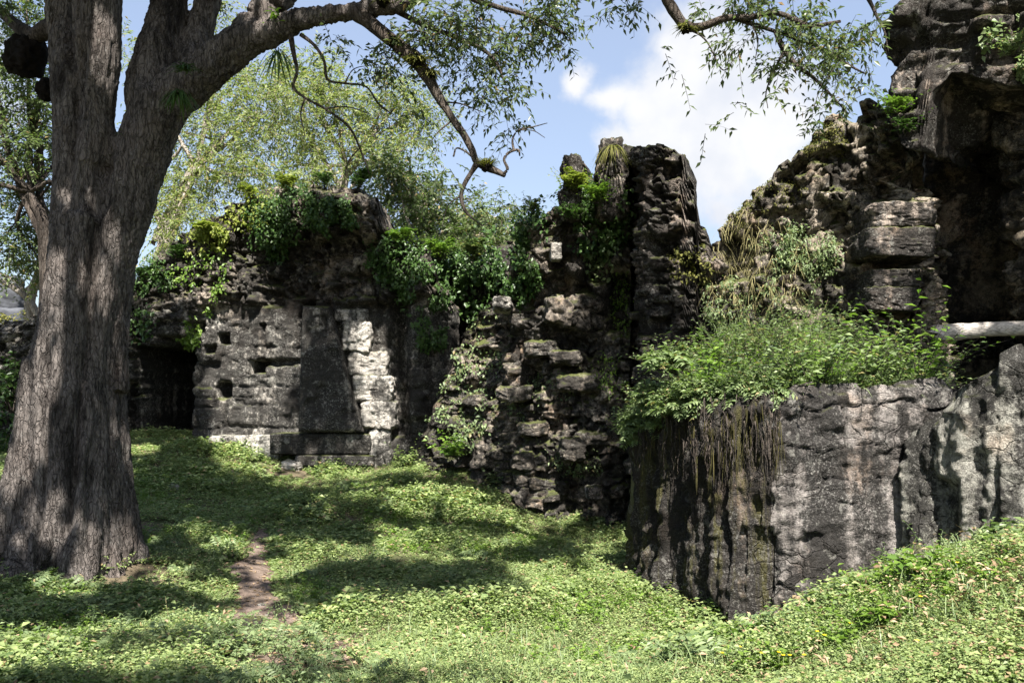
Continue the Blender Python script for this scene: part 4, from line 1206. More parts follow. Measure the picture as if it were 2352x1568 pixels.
# unseen part of the crown: clumps placed along the sun to shade chosen spots
SH = []
for u, v, Y, t, r in ((520, 1120, 10.0, 9.0, 0.62), (620, 1180, 9.3, 8.5, 0.62), (760, 1205, 9.0, 8.5, 0.5), (900, 1205, 9.2, 8.8, 0.5), (1050, 1215, 9.1, 9.0, 0.5), (1180, 1225, 9.1, 9.2, 0.5), (1300, 1260, 8.3, 9.0, 0.42),
                      (850, 1330, 7.5, 8.5, 0.4), (980, 1340, 7.4, 8.3, 0.45), (1090, 1360, 7.0, 8.0, 0.36), (720, 1320, 7.5, 8, 0.34), (80, 1410, 6.0, 8.0, 0.6), (240, 1390, 6.2, 8.0, 0.5), (400, 1390, 6.3, 8.2, 0.42), (-60, 1430, 5.8, 8, 0.6),
                      (380, 1090, 12.0, 9.5, 0.6), (320, 1190, 9.5, 9.0, 0.5), (340, 900, 12.8, 9.5, 0.8), (330, 740, 12.9, 9, 0.6), (660, 590, 12.5, 9.0, 0.5), (750, 560, 12.4, 9.0, 0.7), (850, 570, 12.4, 9.0, 0.62), (730, 840, 12.4, 9.5, 0.36), (760, 940, 12.4, 9.5, 0.36),
                      (980, 740, 12.5, 9.0, 0.7), (970, 930, 12.5, 9.0, 0.6), (1070, 640, 12.9, 9, 0.7), (1180, 590, 10.9, 8.8, 0.5), (1350, 600, 10.4, 9.2, 0.45), (1420, 740, 10.3, 9.2, 0.5), (1190, 850, 10.8, 9.0, 0.32), (1330, 930, 10.4, 9.2, 0.3), (1380, 1150, 10.2, 9, 0.6),
                      (215, 400, 6.9, 6.5, 0.36), (170, 560, 6.9, 6.8, 0.22), (240, 900, 6.8, 7.5, 0.34), (150, 1090, 6.7, 7.5, 0.3), (340, 290, 6.9, 6.0, 0.45), (520, 150, 6.8, 6, 0.3), (230, 740, 6.8, 7, 0.26), (130, 160, 6.9, 6, 0.35), (250, 1060, 6.8, 7.8, 0.3), (60, 1200, 6.5, 7.8, 0.25),
                      (1560, 760, 9.5, 8.5, 0.6), (2105, 770, 8.4, 7, 0.2), (2330, 752, 8.1, 6.6, 0.22)):
    SH.append((P(u, v, Y) + SUN * t, r))
N_SH = len(SH)
for k in range(90):  # unseen overhead clumps added to block skylight and deepen the shadows
    y_ = R.uniform(-3.5, 12.5); x_ = R.uniform(-7.5, 5.5)
    z_ = max(7.2, 1.6 + max(y_, 0) * 0.62 + 0.9) + R.uniform(0, 2.6)
    SH.append((np.array((x_, y_, z_)), R.uniform(0.7, 1.1)))
for k, (c, r) in enumerate(SH):
    if k >= N_SH:
        sprays(gl, gt, c, (r, r, r * 0.5), 110, tl=(0.4, 0.8), L=(0.13, 0.21), wr=0.5, nl=9, tw=0.006)
        continue
    sprays(gl, gt, c, (r, r, r * 0.6), int((150 if k < 19 else 95) * (r / 0.5) ** 1.6), tl=(0.25, 0.5), L=(0.08, 0.13), wr=0.42, nl=11, tw=0.004)
LIT = [(P(u, v, Y), r) for u, v, Y, r in ((250, 1460, 5.6, .22), (430, 1440, 5.9, .24), (60, 1480, 5.2, .26), (340, 1545, 4.8, .22), (180, 1510, 5.0, .2), (480, 1350, 6.8, .2), (540, 1420, 6.1, .25), (1060, 570, 12.8, .7), (940, 550, 12.6, .45), (1090, 760, 11.6, .5), (1040, 860, 11.6, .45), (1120, 960, 11.3, .4), (270, 800, 6.9, .1), (270, 560, 6.9, .12), (60, 1150, 6.9, .15), (1080, 80, 6.5, .8), (1230, 70, 6.4, .5), (1800, 70, 6.15, .7), (1920, 170, 6.1, .5), (1680, 60, 6.15, .5), (1800, 450, 8.9, .6), (1980, 400, 8.4, .5), (1690, 560, 9.1, .5), (1540, 950, 6.9, .5), (1480, 560, 9.8, .12), (980, 400, 6.6, .4), (100, 900, 6.8, .26), (235, 650, 6.8, .16), (130, 690, 6.8, .22), (70, 1040, 6.8, .26), (230, 1230, 6.6, .22), (120, 1180, 6.6, .16), (170, 450, 6.8, .16), (235, 120, 6.85, .22), (290, 1200, 6.9, .16), (265, 900, 6.8, .13),
       (610, 30, 6.9, .25), (1000, 1135, 10.5, .55), (1180, 1160, 10, .4), (860, 1130, 10.8, .4), (1240, 1310, 7.8, .35), (1350, 1370, 7, .6), (1000, 1450, 5.7, .7), (720, 1450, 5.7, .5), (1400, 1480, 5.4, .9), (640, 1300, 7.6, .3), (540, 1250, 8.2, .3),
       (2000, 1400, 4.5, 1.3), (2250, 1350, 4, 1.1), (1700, 1520, 4.6, .8), (150, 1300, 6.2, .28), (380, 1300, 6.8, .25), (560, 1040, 12.2, .45), (330, 1060, 12.2, .3), (100, 1530, 4.7, .3), (520, 1500, 5, .25),
       (520, 620, 12.8, .55), (560, 740, 12.8, .55), (600, 810, 12.7, .5), (560, 950, 12.7, .6), (850, 760, 12.5, .3), (872, 860, 12.5, .3), (885, 950, 12.5, .28), (460, 560, 12.8, .5), (560, 470, 12.8, .5), (810, 470, 12.5, .25), (640, 950, 12.6, .3), (640, 690, 12.6, .3),
       (1270, 690, 10.4, .42), (1090, 800, 11.2, .5), (1070, 930, 11.2, .4), (1290, 800, 10.4, .35), (1250, 1010, 10.5, .42), (1320, 430, 10.3, .45), (1010, 570, 12.7, .6), (1000, 1020, 11.5, .5), (1250, 540, 10.7, .25), (1400, 340, 10.4, .3), (1300, 1080, 10.4, .3),
       (1900, 330, 8.6, .7), (1750, 520, 8.9, .6), (2080, 480, 8.0, .35), (2060, 640, 8.0, .3), (1920, 520, 8.5, .5), (1850, 680, 8.2, .6), (1700, 780, 7.2, .8), (1900, 800, 7, .7), (2050, 800, 6.8, .4), (1560, 880, 6.9, .5), (1900, 1100, 6, 1.0), (2230, 1050, 5.6, .8), (1650, 1150, 6.3, .4),
       (2100, 110, 7.9, .4), (2260, 60, 7.7, .6), (2060, 270, 8, .3), (2215, 745, 8.3, .17), (1570, 420, 9.4, .42), (1590, 600, 9.4, .25))]


def in_gap(b):  # gaps cut in the unseen crown so that chosen spots get sun
    u_, v_ = proj(b)
    seen = (u_ > -60) & (u_ < 2412) & (v_ > -60) & (v_ < 1600) & (b[:, 1] > 0.5)
    drop = np.zeros(len(b), bool)
    for c, r in LIT:
        q_ = b - c
        al = q_ @ SUN
        pe = np.linalg.norm(q_ - al[:, None] * SUN, axis=1)
        drop |= (al > 0.4) & (pe < r * (1.0 + 0.35 * fbm(b * 2.2, 2, 5))) & ~seen
    return drop


v = np.concatenate(gl.v).reshape(-1, 4, 3)
v = v[~in_gap(v[:, 0])].reshape(-1, 3)
k_ = np.arange(len(v) // 4)[:, None] * 4
gl.v, gl.n, gl.q = [v], len(v), []
gl.t = [np.concatenate([k_ + np.array((0, 1, 2)), k_ + np.array((0, 2, 3))])]
v = np.concatenate(gt.v).reshape(-1, 12, 3)
v = v[~(in_gap(v[:, 0]) | in_gap(v[:, 11]))]
gt = Geo()
gt.twigs(v.reshape(len(v), 4, 3, 3).mean(2), 0.003, 0.0012)
gl.build('crown', M['leaf_crown'], tree)  # seen sprays and the unseen shade clumps in one mesh
gt.build('twigs', M['bark_dark'], tree)
# added boughs, out of view, that carry the shade clumps
SC_ = np.array([c for c, r in SH[:N_SH]])
hub = P(230, -900, 6.2)
order = np.argsort(SC_[:, 0])
for grp in np.array_split(order, 9):
    mid = SC_[grp].mean(0) - np.array((0, 0, 0.35))
    a0 = P(222, -140, 6.9) if mid[0] < 0.5 else P(720, -120, 7.1)
    c = curve([a0, a0 * 0.55 + mid * 0.45 + np.array((0, 0, 0.8)), mid], 24)
    g = Geo(); g.tube(c, np.linspace(0.11, 0.04, 24), 8)
    for i in grp:
        j = int(np.linalg.norm(c - SC_[i], axis=1).argmin()); j = min(j, 21)
        cc = curve([c[j], (c[j] + SC_[i]) / 2 + np.array((0, 0, 0.12)), SC_[i]], 10)
        g.tube(cc, np.linspace(0.03, 0.008, 10), 5)
    g.build('branch', M['bark_dark'], tree, smooth=True)

# things that grow or hang on the tree
v, q = rock(P(56, 128, 7.3), (px(80, 7.3), px(76, 7.3), px(96, 7.3)), 5, n=20, rough=0.22, boxy=2.2)
tag(mk('nest', v, [q], M['nest'], smooth=True), 'round black nest hanging under a limb left of the big trunk', 'nest')
v, q = rock(P(104, 206, 7.2), (px(34, 7.2), px(30, 7.2), px(50, 7.2)), 9, n=14, rough=0.25, boxy=2.2)
tag(mk('nest', v, [q], M['nest'], smooth=True), 'small brown lump stuck to the left side of the big trunk', 'nest')


def epiphyte(u, v, Y, label, n, ln, wd, mat='leaf_moss', arch=1.2, up=0.5, lean=(0, -0.3, 0), body=True):
    p = P(u, v, Y)
    e = empty('epiphyte', p, label, 'epiphyte', 'epiphytes growing on the big tree')
    g = Geo()
    straps(g, p, n, ln, wd, up=up, arch=arch, lean=lean)
    g.build('leaf_tuft', M[mat], e)
    if body:
        vv, qq = rock(p, (ln * 0.55, ln * 0.5, ln * 0.5), int(u), n=9, rough=0.4, boxy=2.2)
        mk('root_ball', vv, [qq], M['nest'], e, smooth=True)
    return e


epiphyte(962, 140, 6.5, 'upper mossy clump on the hanging limb, largest of them', 150, 0.17, 0.016)
epiphyte(988, 170, 6.5, 'mossy clump just under the largest one on the hanging limb', 110, 0.14, 0.014)
epiphyte(905, 96, 6.55, 'thin mossy tuft high on the hanging limb near the big branch', 50, 0.13, 0.013)
epiphyte(1120, 382, 6.44, 'mossy ball at the low end of the hanging limb against the sky', 170, 0.13, 0.010, up=0.9, arch=0.6)
epiphyte(1574, 66, 6.15, 'brown tuft in the bend of the bare limb at top right', 90, 0.12, 0.012)
epiphyte(636, 118, 6.7, 'long strap leaved plant hanging under the big branch', 34, 0.22, 0.014, 'leaf_dark', 2.4, 0.3, (0, -0.2, -0.5), False)
epiphyte(425, 160, 6.6, 'dark leafy plant on top of the right fork', 90, 0.16, 0.016, 'leaf_dark', 1.4, 0.8, (0, -0.5, 0), False)
epiphyte(410, 215, 6.55, 'dark leafy plant on the face of the right fork', 90, 0.17, 0.016, 'leaf_dark', 2.0, 0.3, (0.1, -0.6, -0.2), False)
epiphyte(640, 45, 6.75, 'small bright green plant in the crook of the big branch', 16, 0.16, 0.03, 'leaf_fresh', 1.0, 0.9, (0, -0.4, 0), False)
epiphyte(880, 2, 6.5, 'yellowish moss along the top of the big branch', 90, 0.14, 0.014, 'leaf_moss', 1.4, 0.8)
epiphyte(284, 300, 6.85, 'tiny green sprig in the crotch of the trunk', 8, 0.08, 0.02, 'leaf_fresh', 0.8, 0.8, (0, -0.3, 0), False)

# ------------------------------------------------------------------ trees behind the ruins


def back_tree(name, label, trunk, branches, clouds, leaf, bark, L, wr, dens=1.0, hang=0.3):
    b = trunk[0]
    t = empty(name, P(b[0], b[1], b[2]), label, 'tree', 'trees behind the ruins')
    c, r = pcurve(trunk, 30)
    c = c + 0.06 * np.stack([fbm(c * 1.3, 3, 31 + i) for i in range(3)], -1)
    g = Geo(); g.tube(c, r, 8); g.build('trunk', M[bark], t, smooth=True)
    g = Geo()
    for br in branches:
        c, r = pcurve(br, 24)
        c = c + 0.09 * np.stack([fbm(c * 1.6, 3, 61 + i) for i in range(3)], -1)
        g.tube(c, r, 5)
    top = P(*trunk[-1][:3])
    gl = Geo()
    for u, v, ru, rv, Y, n in clouds:
        cen = P(u, v, Y)
        sprays(gl, g, cen, (px(ru, Y), px(max(ru, rv), Y) * 0.8, px(rv, Y)), int(n * dens * 1.65), tl=(0.4, 0.8), nl=17, L=(L[0] * 0.72, L[1] * 0.72), wr=wr * 1.35, tw=0.004, hang=hang * 0.4, droop=0.4, out=0.7)
        c = curve([top, (top + cen) / 2 + R.normal(size=3) * 0.3, cen], 12)
        c = c + 0.08 * np.stack([fbm(c * 1.6, 3, 71 + i) for i in range(3)], -1)
        g.tube(c, np.linspace(0.05, 0.015, 12), 4)
    g.build('branches', M[bark], t, smooth=True)
    gl.build('crown', M[leaf], t)
    return t


back_tree('feathery_tree', 'pale yellow green feathery tree behind the left ruin, beside the big trunk', [(330, 1000, 19, 26), (350, 700, 19, 22), (400, 500, 19, 18), (450, 380, 19, 12)],
          [[(350, 560, 19, 10), (400, 470, 19, 8), (500, 330, 19, 6), (590, 260, 19, 3)], [(370, 520, 19, 8), (350, 440, 19.3, 6), (420, 330, 19, 3)]],
          [(420, 420, 110, 90, 19, 120), (520, 330, 110, 90, 19, 130), (470, 240, 100, 80, 19.5, 100), (600, 250, 100, 90, 19, 120), (380, 300, 80, 90, 20, 60), (600, 400, 110, 60, 18.5, 100), (400, 520, 70, 60, 18, 70), (500, 80, 60, 90, 20, 40), (310, 120, 60, 80, 20, 36), (560, 150, 90, 70, 20, 60)],
          'leaf_feather', 'bark_pale', (0.10, 0.17), 0.24)
back_tree('feathery_tree', 'pale feathery tree with fine grey twigs behind the middle of the left ruin', [(800, 1000, 21, 24), (790, 700, 21, 20), (780, 480, 21, 14), (800, 380, 21, 8)],
          [[(790, 440, 21, 7), (720, 330, 21, 5), (690, 230, 21, 3)], [(800, 400, 21, 6), (880, 280, 21, 4), (930, 220, 21, 2.5)], [(780, 460, 21, 6), (850, 380, 21, 4), (960, 320, 21, 2)]],
          [(700, 330, 100, 90, 21, 110), (780, 250, 110, 90, 21, 130), (880, 230, 100, 80, 21, 120), (950, 260, 80, 60, 21, 80), (830, 350, 110, 60, 20.5, 110), (720, 190, 90, 70, 21.5, 80), (930, 340, 60, 50, 20, 40), (700, 420, 90, 50, 20, 80), (660, 150, 50, 60, 21, 40)],
          'leaf_feather', 'bark_pale', (0.11, 0.18), 0.24)
back_tree('bushy_tree', 'mid green bushy tree rising behind the gap between the ruins', [(1010, 1000, 16, 20), (1000, 760, 16, 16), (990, 560, 16, 10)],
          [[(1000, 620, 16, 6), (950, 480, 16, 4), (930, 430, 16, 2)], [(1000, 600, 16, 6), (1080, 520, 16, 3), (1140, 500, 16, 1.5)]],
          [(920, 430, 60, 50, 16, 90), (960, 490, 70, 60, 16, 130), (1040, 520, 80, 60, 16, 140), (1090, 560, 70, 50, 15.5, 100), (1120, 530, 50, 40, 15.5, 40), (990, 590, 90, 60, 15.5, 140), (880, 400, 50, 40, 16, 50)],
          'leaf_far', 'bark_pale', (0.09, 0.14), 0.34)
back_tree('dark_tree', 'darker tree with bare crossing limbs left of the big trunk', [(112, 1000, 15, 20), (108, 760, 15, 18), (104, 540, 15, 14), (70, 440, 15, 10)],
          [[(104, 560, 15, 9), (62, 470, 15, 8), (10, 380, 15, 6), (-60, 330, 15, 3)], [(70, 480, 15, 6), (40, 400, 15, 5), (26, 350, 15, 4), (20, 250, 15, 2)], [(100, 520, 15.3, 8), (96, 400, 15.3, 9), (86, 320, 15.3, 8), (92, 200, 15.3, 5)], [(50, 440, 15, 3), (74, 380, 15, 3), (80, 350, 15, 2)]],
          [(60, 240, 80, 70, 15, 90), (20, 330, 70, 70, 15, 80), (90, 330, 60, 60, 16, 60), (40, 430, 80, 60, 15.5, 70), (20, 540, 60, 60, 15.5, 60), (80, 560, 50, 50, 16, 50), (0, 180, 60, 60, 15, 50), (60, 20, 70, 50, 15.5, 70), (-30, 80, 60, 70, 15, 60), (110, 620, 40, 30, 16, 14)],
          'leaf_far', 'bark_dark', (0.08, 0.13), 0.36)
back_tree('pale_tree', 'thin white barked tree far left with bare pale branches', [(66, 1000, 17, 14), (68, 760, 17, 13), (72, 690, 17, 12), (92, 610, 17, 10), (110, 540, 17, 6)],
          [[(95, 735, 17, 9), (66, 690, 17, 8), (30, 660, 17, 7), (-10, 640, 17, 5)], [(66, 690, 17, 5), (40, 650, 17, 4), (0, 628, 17, 3)], [(60, 670, 17, 3), (84, 640, 17, 2.5), (96, 610, 17, 2)]],
          [(60, 600, 50, 20, 17, 20), (20, 610, 40, 20, 17, 14)], 'leaf_far', 'bark_pale', (0.07, 0.11), 0.4)
back_tree('bushy_tree', 'small tree tops far behind, left of the centre tower', [(1190, 900, 24, 10), (1190, 640, 24, 8), (1190, 540, 24, 5)], [[(1190, 560, 24, 3), (1150, 500, 24, 2)]],
          [(1150, 520, 40, 40, 24, 50), (1200, 480, 30, 20, 24, 14), (1090, 500, 50, 40, 24, 50)], 'leaf_far', 'bark_pale', (0.10, 0.16), 0.3)


def bush(name, label, u, v, Y, ru, rv, n, leaf, L=(0.06, 0.1), wr=0.5, group=None, cat='bush'):
    b = P(u, v + rv, Y)
    e = empty(name, b, label, cat, group)
    gl, gt = Geo(), Geo()
    c = P(u, v, Y)
    for k in range(4):
        cc = c + R.normal(size=3) * np.array((px(ru, Y), px(ru, Y), px(rv, Y))) * 0.4
        sprays(gl, gt, cc, (px(ru, Y) * 0.75, px(ru, Y) * 0.7, px(rv, Y) * 0.75), n // 4, tl=(0.2, 0.4), nl=9, L=L, wr=wr, tw=0.004, out=0.8, hang=0.2, droop=0.5)
        gt.tube(curve([b, (b + cc) / 2 + R.normal(size=3) * 0.05, cc], 6), np.linspace(0.02, 0.008, 6), 4)
    gl.build('foliage', M[leaf], e)
    gt.build('stem', M['bark_dark'], e)
    return e


bush('bush', 'bright yellow green bush low at the far left, in front of the grey ruin', 30, 840, 14, 50, 40, 90, 'leaf_yellow')
bush('bush', 'dark bush under the yellow green one at the far left', 30, 900, 13.5, 60, 50, 110, 'leaf_dark')
bush('bush', 'rounded olive shrub against the distant grey stone mass, far left', 5, 760, 15, 30, 40, 60, 'leaf_moss')
bush('bush', 'dark undergrowth beside the foot of the big trunk, far left', 10, 1000, 12, 50, 60, 90, 'leaf_dark')
g = Geo()
for k, (u, v, w_, h_) in enumerate(((8, 850, 220, 70), (10, 795, 170, 60), (15, 740, 120, 60), (18, 690, 80, 50), (20, 655, 50, 40))):
    vv, qq = rock(P(u, v, 34), (px(w_, 34), 2.4 - 0.4 * k, px(h_, 34)), 300 + k, n=16, rough=0.1, boxy=7)
    g.add(vv, quad=qq)
tag(g.build('distant_temple', M['far_stone']), 'grey stepped stone mass in the distance at the far left edge', 'ruin')

# ------------------------------------------------------------------ plants on the ruins
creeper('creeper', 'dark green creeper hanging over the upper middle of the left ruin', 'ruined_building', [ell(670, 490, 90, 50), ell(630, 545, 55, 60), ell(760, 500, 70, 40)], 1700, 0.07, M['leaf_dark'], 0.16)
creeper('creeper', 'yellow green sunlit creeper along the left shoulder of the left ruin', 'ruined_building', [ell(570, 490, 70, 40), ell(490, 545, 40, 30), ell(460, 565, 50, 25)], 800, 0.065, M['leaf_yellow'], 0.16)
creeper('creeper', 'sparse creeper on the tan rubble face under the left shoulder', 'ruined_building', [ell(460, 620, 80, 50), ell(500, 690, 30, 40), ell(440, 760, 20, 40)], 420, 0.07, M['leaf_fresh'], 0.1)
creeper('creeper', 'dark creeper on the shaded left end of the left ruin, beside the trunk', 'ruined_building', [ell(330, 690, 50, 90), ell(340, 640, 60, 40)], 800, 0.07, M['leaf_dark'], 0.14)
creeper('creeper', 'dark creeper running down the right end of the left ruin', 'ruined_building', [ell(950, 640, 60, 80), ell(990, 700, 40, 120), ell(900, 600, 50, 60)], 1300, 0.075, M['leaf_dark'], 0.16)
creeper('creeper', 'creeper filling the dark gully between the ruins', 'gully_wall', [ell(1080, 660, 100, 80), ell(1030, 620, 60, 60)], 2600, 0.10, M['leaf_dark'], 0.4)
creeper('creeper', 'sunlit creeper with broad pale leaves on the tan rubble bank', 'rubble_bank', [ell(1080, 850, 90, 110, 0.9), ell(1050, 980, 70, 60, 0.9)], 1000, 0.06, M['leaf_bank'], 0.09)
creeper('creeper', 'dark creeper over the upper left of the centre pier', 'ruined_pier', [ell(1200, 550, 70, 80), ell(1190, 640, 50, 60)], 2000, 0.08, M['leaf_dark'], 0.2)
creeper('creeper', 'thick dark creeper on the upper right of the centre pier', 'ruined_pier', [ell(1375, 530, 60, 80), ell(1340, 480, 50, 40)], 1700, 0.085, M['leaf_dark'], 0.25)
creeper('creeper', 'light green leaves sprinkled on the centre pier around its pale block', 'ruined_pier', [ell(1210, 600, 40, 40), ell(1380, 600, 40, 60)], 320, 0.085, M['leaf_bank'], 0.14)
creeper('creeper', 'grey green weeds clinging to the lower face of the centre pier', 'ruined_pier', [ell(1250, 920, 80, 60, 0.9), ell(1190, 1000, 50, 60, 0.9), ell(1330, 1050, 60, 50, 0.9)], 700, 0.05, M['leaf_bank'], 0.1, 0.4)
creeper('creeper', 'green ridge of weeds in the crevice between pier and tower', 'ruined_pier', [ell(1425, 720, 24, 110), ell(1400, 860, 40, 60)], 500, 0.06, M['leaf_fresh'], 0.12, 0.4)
creeper('creeper', 'dry mossy growth on the crest of the diagonal vault wall', 'vault_slope', [ell(1740, 450, 110, 40), ell(1880, 320, 80, 40), ell(1680, 520, 40, 50)], 900, 0.03, M['leaf_moss'], 0.03, 0.4)
creeper('creeper', 'green weeds hanging on the lower left of the diagonal vault wall', 'vault_slope', [ell(1760, 630, 110, 75), ell(1840, 600, 80, 70), ell(1670, 680, 55, 100)], 2400, 0.05, M['leaf_bank'], 0.14, 0.4)
creeper('creeper', 'small green plants on the front of the overhanging block', 'overhanging_block', [ell(2310, 100, 60, 50), ell(2350, 160, 40, 30)], 420, 0.07, M['leaf_bank'], 0.16)
creeper('creeper', 'tiny leaves growing on the dark tower below its top', 'stone_tower', [ell(1600, 600, 60, 50), ell(1640, 570, 30, 40)], 500, 0.05, M['leaf_moss'], 0.08)


def fern(u, v, Y, label, n, ln, leaf='leaf_fresh', pairs=13, cat='fern', name='fern', lean=(0, -0.3, 0), up=1.0, arch=1.0, lw=0.30, leaf_l=0.2):
    n = int(n * 1.4)
    return plant(name, label, cat, P(u, v, Y), leaf, lambda gl, gt: (fronds(gl, gt, P(u, v, Y), int(n * 0.6), ln * 0.85, pairs, lw, up * 1.9, arch, 0.75, lean, leaf_l), herb(gl, gt, P(u, v + 8, Y), ln * 0.8, int(n * 0.7), 11, 0.055, 0.42, 0.6, lean)))


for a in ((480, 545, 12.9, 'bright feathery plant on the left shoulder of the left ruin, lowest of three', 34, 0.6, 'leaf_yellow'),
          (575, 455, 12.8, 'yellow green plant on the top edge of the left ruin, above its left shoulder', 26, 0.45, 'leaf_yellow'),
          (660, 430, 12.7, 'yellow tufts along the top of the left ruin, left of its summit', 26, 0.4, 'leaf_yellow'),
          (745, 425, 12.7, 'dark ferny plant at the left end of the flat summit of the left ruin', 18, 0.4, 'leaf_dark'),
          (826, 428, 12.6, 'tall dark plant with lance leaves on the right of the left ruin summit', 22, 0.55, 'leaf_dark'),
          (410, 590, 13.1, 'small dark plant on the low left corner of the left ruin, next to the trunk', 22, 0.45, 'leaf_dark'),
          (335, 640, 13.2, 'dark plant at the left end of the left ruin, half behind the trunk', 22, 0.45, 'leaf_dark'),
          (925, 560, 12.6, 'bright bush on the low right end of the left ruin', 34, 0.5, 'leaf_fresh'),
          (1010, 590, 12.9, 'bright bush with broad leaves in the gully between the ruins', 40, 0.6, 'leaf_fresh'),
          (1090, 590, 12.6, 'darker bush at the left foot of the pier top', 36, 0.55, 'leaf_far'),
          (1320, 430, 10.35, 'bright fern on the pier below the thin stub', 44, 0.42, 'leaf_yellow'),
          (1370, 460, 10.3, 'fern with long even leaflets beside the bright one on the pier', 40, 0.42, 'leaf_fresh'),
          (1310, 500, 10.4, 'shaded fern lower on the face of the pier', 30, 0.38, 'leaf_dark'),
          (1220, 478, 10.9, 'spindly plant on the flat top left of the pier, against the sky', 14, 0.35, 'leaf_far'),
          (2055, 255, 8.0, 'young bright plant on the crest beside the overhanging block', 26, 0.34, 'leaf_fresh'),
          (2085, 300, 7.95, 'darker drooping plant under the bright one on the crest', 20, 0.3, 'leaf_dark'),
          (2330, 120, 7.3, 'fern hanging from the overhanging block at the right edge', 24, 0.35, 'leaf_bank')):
    fern(*a)
e = empty('strap_plant', P(1408, 335, 10.4), 'yellow green strap leaved plant drooping over the top of the pier', 'plant')
g = Geo(); straps(g, P(1408, 338, 10.35), 60, 0.3, 0.016, up=0.4, arch=2.6, lean=(0, -0.6, 0)); g.build('foliage', M['leaf_moss'], e)

# big pinnate shrub and weeds of the bank
for a in ((1545, 850, 7.0, 'large shrub with long pale leaflets spilling over the left end of the low wall', 46, 0.5),
          (1500, 930, 7.1, 'lower drooping shrub at the left corner of the low wall, over the dark gap', 38, 0.42),
          (1590, 910, 6.7, 'leafy sprays hanging on the face of the low wall under the large shrub', 30, 0.36)):
    fern(*a, leaf='leaf_bank', pairs=9, name='pinnate_shrub', cat='shrub', lean=(-0.3, -0.5, 0), up=0.8, arch=1.1, lw=0.38, leaf_l=0.24)


def bank_point(a, b):
    return BK[min(59, int(a * 59)), min(39, int(b * 39))]


lab = ('upright leafy weed at the front edge of the bank, just right of the pinnate shrub', 'broad leaved weed in the front row of the bank, left of centre', 'dense bright weed at the front centre of the bank', 'bushy weed over the middle of the low wall top',
       'weed with small round leaves right of the bank centre', 'loose weed near the right end of the bank front', 'tall thin weed with pale leaves at the right end of the bank, before the beam', 'weed leaning over the dark hollow at the far right of the bank',
       'feathery weed in the second row behind the pinnate shrub', 'grey green feathery weed in the middle of the bank', 'pale feathery weed high in the middle of the bank', 'weed under the grey corbel blocks',
       'weed high on the left slope of the bank, near the tower', 'grassy weed at the top of the bank against the vault wall', 'small weed below the corbel blocks, right of the pale feathery one', 'yellowish weed at mid height on the left slope of the bank')
for k, (a, b, h, n) in enumerate(((0.3, 0.05, 0.32, 22), (0.42, 0.04, 0.3, 24), (0.53, 0.05, 0.34, 30), (0.64, 0.05, 0.32, 26), (0.76, 0.06, 0.34, 26), (0.87, 0.06, 0.34, 24), (0.955, 0.12, 0.62, 20), (0.985, 0.05, 0.42, 18),
                                  (0.25, 0.35, 0.42, 24), (0.45, 0.4, 0.45, 26), (0.6, 0.45, 0.5, 26), (0.8, 0.42, 0.42, 22), (0.2, 0.7, 0.36, 20), (0.42, 0.8, 0.4, 22), (0.7, 0.75, 0.35, 18), (0.33, 0.55, 0.36, 20))):
    p = bank_point(a, b)
    plant('weed', lab[k], 'weed', p, 'leaf_bank' if k % 3 else 'leaf_fresh', lambda gl, gt: herb(gl, gt, p, h * 1.65, n, 14, 0.06 if k % 2 else 0.095, 0.42, 0.4, (0, -0.2, 0)), group='weeds on the bank above the low wall')
gl, gt = Geo(), Geo()
for k in range(850):
    a, b = R.random(), R.random() ** 1.3
    p = bank_point(a, b)
    if fbm(p * 1.7, 3, 3) < -0.35:
        continue
    if R.random() < 0.55:
        herb(gl, gt, p, R.uniform(0.16, 0.36) * (1 + 0.9 * b), 6, 10, R.uniform(0.03, 0.06), 0.42, 0.5, (0, -0.25, 0))
    else:
        straps(gl, p, 9, R.uniform(0.2, 0.45), 0.008, 1.0, 1.0, 0.7, (0, -0.3, 0), 5)
gl.t += gt.t; n0 = gl.n
for q_ in gt.q: gl.q.append(q_ + n0)
gl.v += gt.v; gl.n += gt.n
tag(gl.build('bank_weeds', M['leaf_bank']), 'tangle of low weeds and grass covering the bank above the low wall', 'weeds', kind='stuff')
g = Geo()
for k in range(300):
    p = bank_point(R.random() * 0.55, R.random() ** 0.6)
    straps(g, p, 5, R.uniform(0.15, 0.36), 0.007, 0.7, 1.8, 0.7, (-0.2, -0.5, 0), 5)
v_, n_ = pick('vault_slope', ell(1730, 600, 130, 110), 220)
for p in v_:
    straps(g, p, 4, R.uniform(0.1, 0.25), 0.006, 0.3, 1.6, 0.6, (0, -0.6, -0.5), 5)
tag(g.build('dry_grass', M['straw']), 'dry straw coloured grass hanging on the slope left of the corbel blocks', 'grass', kind='stuff')
gl, gt = Geo(), Geo()
for k in range(230):
    a = R.random() * 0.44
    p = bank_point(a, 0.0) + np.array((R.normal() * 0.05, -R.random() * 0.16, R.uniform(-0.05, 0.12)))
    if R.random() < 0.5:
        fronds(gl, gt, p, 5, R.uniform(0.14, 0.3), 7, 0.4, 0.9, 1.2, 0.8, (-0.15, -0.4, 0), 0.26)
    else:
        herb(gl, gt, p, R.uniform(0.15, 0.34), 5, 9, R.uniform(0.035, 0.06), 0.45, 0.5, (-0.15, -0.4, 0.2))
n0 = gl.n; gl.q += [q_ + n0 for q_ in gt.q]; gl.v += gt.v; gl.n += gt.n
tag(gl.build('spilling_weeds', M['leaf_bank']), 'mass of leafy sprays spilling over the left end of the low wall', 'weeds', kind='stuff')
